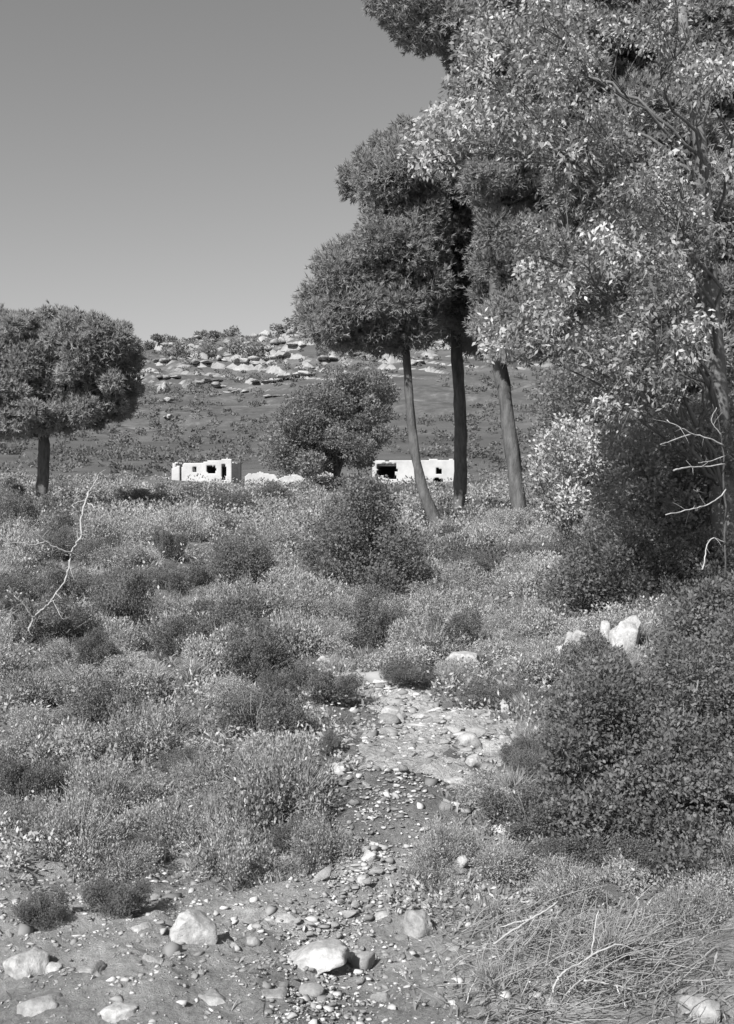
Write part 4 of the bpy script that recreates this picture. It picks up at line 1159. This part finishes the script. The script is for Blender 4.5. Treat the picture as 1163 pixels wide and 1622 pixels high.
# dry brush tangle under the fallen branches
rg = np.random.default_rng(123); mb = MB()
for k_ in range(800):
    px, py = rg.normal(920, 115), rg.normal(1525, 55)
    if not (690 < px < 1170 and 1420 < py < 1660): continue
    d = CAMZ * F / max(py - CY, 560) * rg.uniform(.93, .99)
    a = P(px, py, d); a[2] = max(a[2], Hs(a[0], a[1]) + .005)
    ang = rg.normal(.7, .9); ln_ = rg.uniform(.06, .26)
    e = a + np.array([math.cos(ang) * ln_, rg.normal(0, .06), math.sin(ang) * ln_ * .55])
    e[2] = max(e[2], Hs(e[0], e[1]) + .01)
    tube(mb, smooth_line([a, (a + e) / 2 + rg.normal(0, .015, 3), e], 5), np.linspace(.0020, .0010, 5), 3, tint=rg.random())
tag(mb.obj('dry_brush', M['straw']), 'tangle of dry straw and thin twigs at bottom right', 'dry brush', kind='stuff')

# ------------------------------------------------------------------ say which bush is which, by what it stands beside
ANCHOR = [('the large boulder', 305, 1480), ('the corner boulder', 32, 1540), ('the flat slab at the path foot', 495, 1525), ('the squarish grey rock', 664, 1480), ('the angular white rock', 170, 1180),
          ('the pale rock half hidden in scrub', 250, 1280), ('the round white rock by the path', 540, 1218), ('the leaning white stone', 737, 1357), ('the tilted white stone', 803, 1325), ('the long flat rock by the mound', 735, 1047),
          ('the oval rock at the path head', 522, 1084), ('the white boulder on the bank', 992, 998), ('the dead branch at left', 90, 900), ('the left pine trunk', 68, 770), ('the leaning pine trunk', 680, 820),
          ('the middle pine trunk', 727, 800), ('the thickest pine trunk', 822, 810), ('the big dark shrub under the pines', 600, 860), ('the elbow branch', 950, 1510), ('the tall pale bush', 895, 750),
          ('the small ruined house', 318, 750), ('the dark shrub amid the left scrub', 385, 890), ('the grassy mound', 640, 1040), ('the path head bushes', 400, 1040), ('the large pale cushion bush', 440, 1250)]
ORD = ['nearest', 'second', 'third', 'fourth', 'fifth', 'sixth', 'seventh', 'eighth', 'ninth', 'tenth', 'eleventh', 'twelfth', 'thirteenth', 'fourteenth', 'fifteenth', 'sixteenth']
fam = {}
for o, wd in RELABEL:
    x, y, z = o.location
    px, py = CX + x / y * F, CY - (z + .1 - CAMZ) / y * F
    nm, ax, ay = min(ANCHOR, key=lambda a: math.hypot(a[1] - px, (a[2] - py) * 1.4))
    dx, dy = px - ax, (py - ay) * 1.4
    di = ('right of' if dx > 0 else 'left of') if abs(dx) > abs(dy) else ('in front of' if dy > 0 else 'behind')
    fam.setdefault((wd, di, nm), []).append((math.hypot(dx, dy), o))
for (wd, di, nm), lst in fam.items():
    lst.sort(key=lambda t: t[0])
    for i, (_, o) in enumerate(lst):
        o['label'] = f'{wd} {di} {nm}' if len(lst) == 1 else f'{ORD[min(i, 15)]} {wd} {di} {nm}'

ORD2 = ['first', *ORD[1:]]
ROWS = [(535, 'on the crest'), (552, 'just under the crest'), (580, 'in the upper band'), (612, 'in the middle band'), (999, 'low down')]
for lst, wd, tail in ((LEDGE_OBJ, 'pale rock ledge', 'of the far hill'), (HILLTREE, 'small dark tree', 'of the far hill')):
    lo = 0
    for hi, row in ROWS:
        r_ = sorted([t for t in lst if lo <= t[1] < hi], key=lambda t: t[0]); lo = hi
        for i, (_, _, o) in enumerate(r_):
            o['label'] = f'{wd} {row} {tail}, {ORD2[min(i, 15)]} from the left'.replace('low down of', 'low down on')
SA = [a for a in ANCHOR if any(k in a[0] for k in ('rock', 'boulder', 'slab', 'stone', 'elbow'))]
for o in STONE_OBJ:
    x, y, z = o.location
    px, py = CX + x / y * F, CY - (z - CAMZ) / y * F
    nm, ax, ay = min(SA, key=lambda a: math.hypot(a[1] - px, (a[2] - py) * 1.4))
    dx, dy = px - ax, (py - ay) * 1.4
    di = ('right of' if dx > 0 else 'left of') if abs(dx) > abs(dy) else ('in front of' if dy > 0 else 'behind')
    o['label'] = f'small loose stone {di} {nm}'; o['group'] = 'loose stones on the path and bare ground'
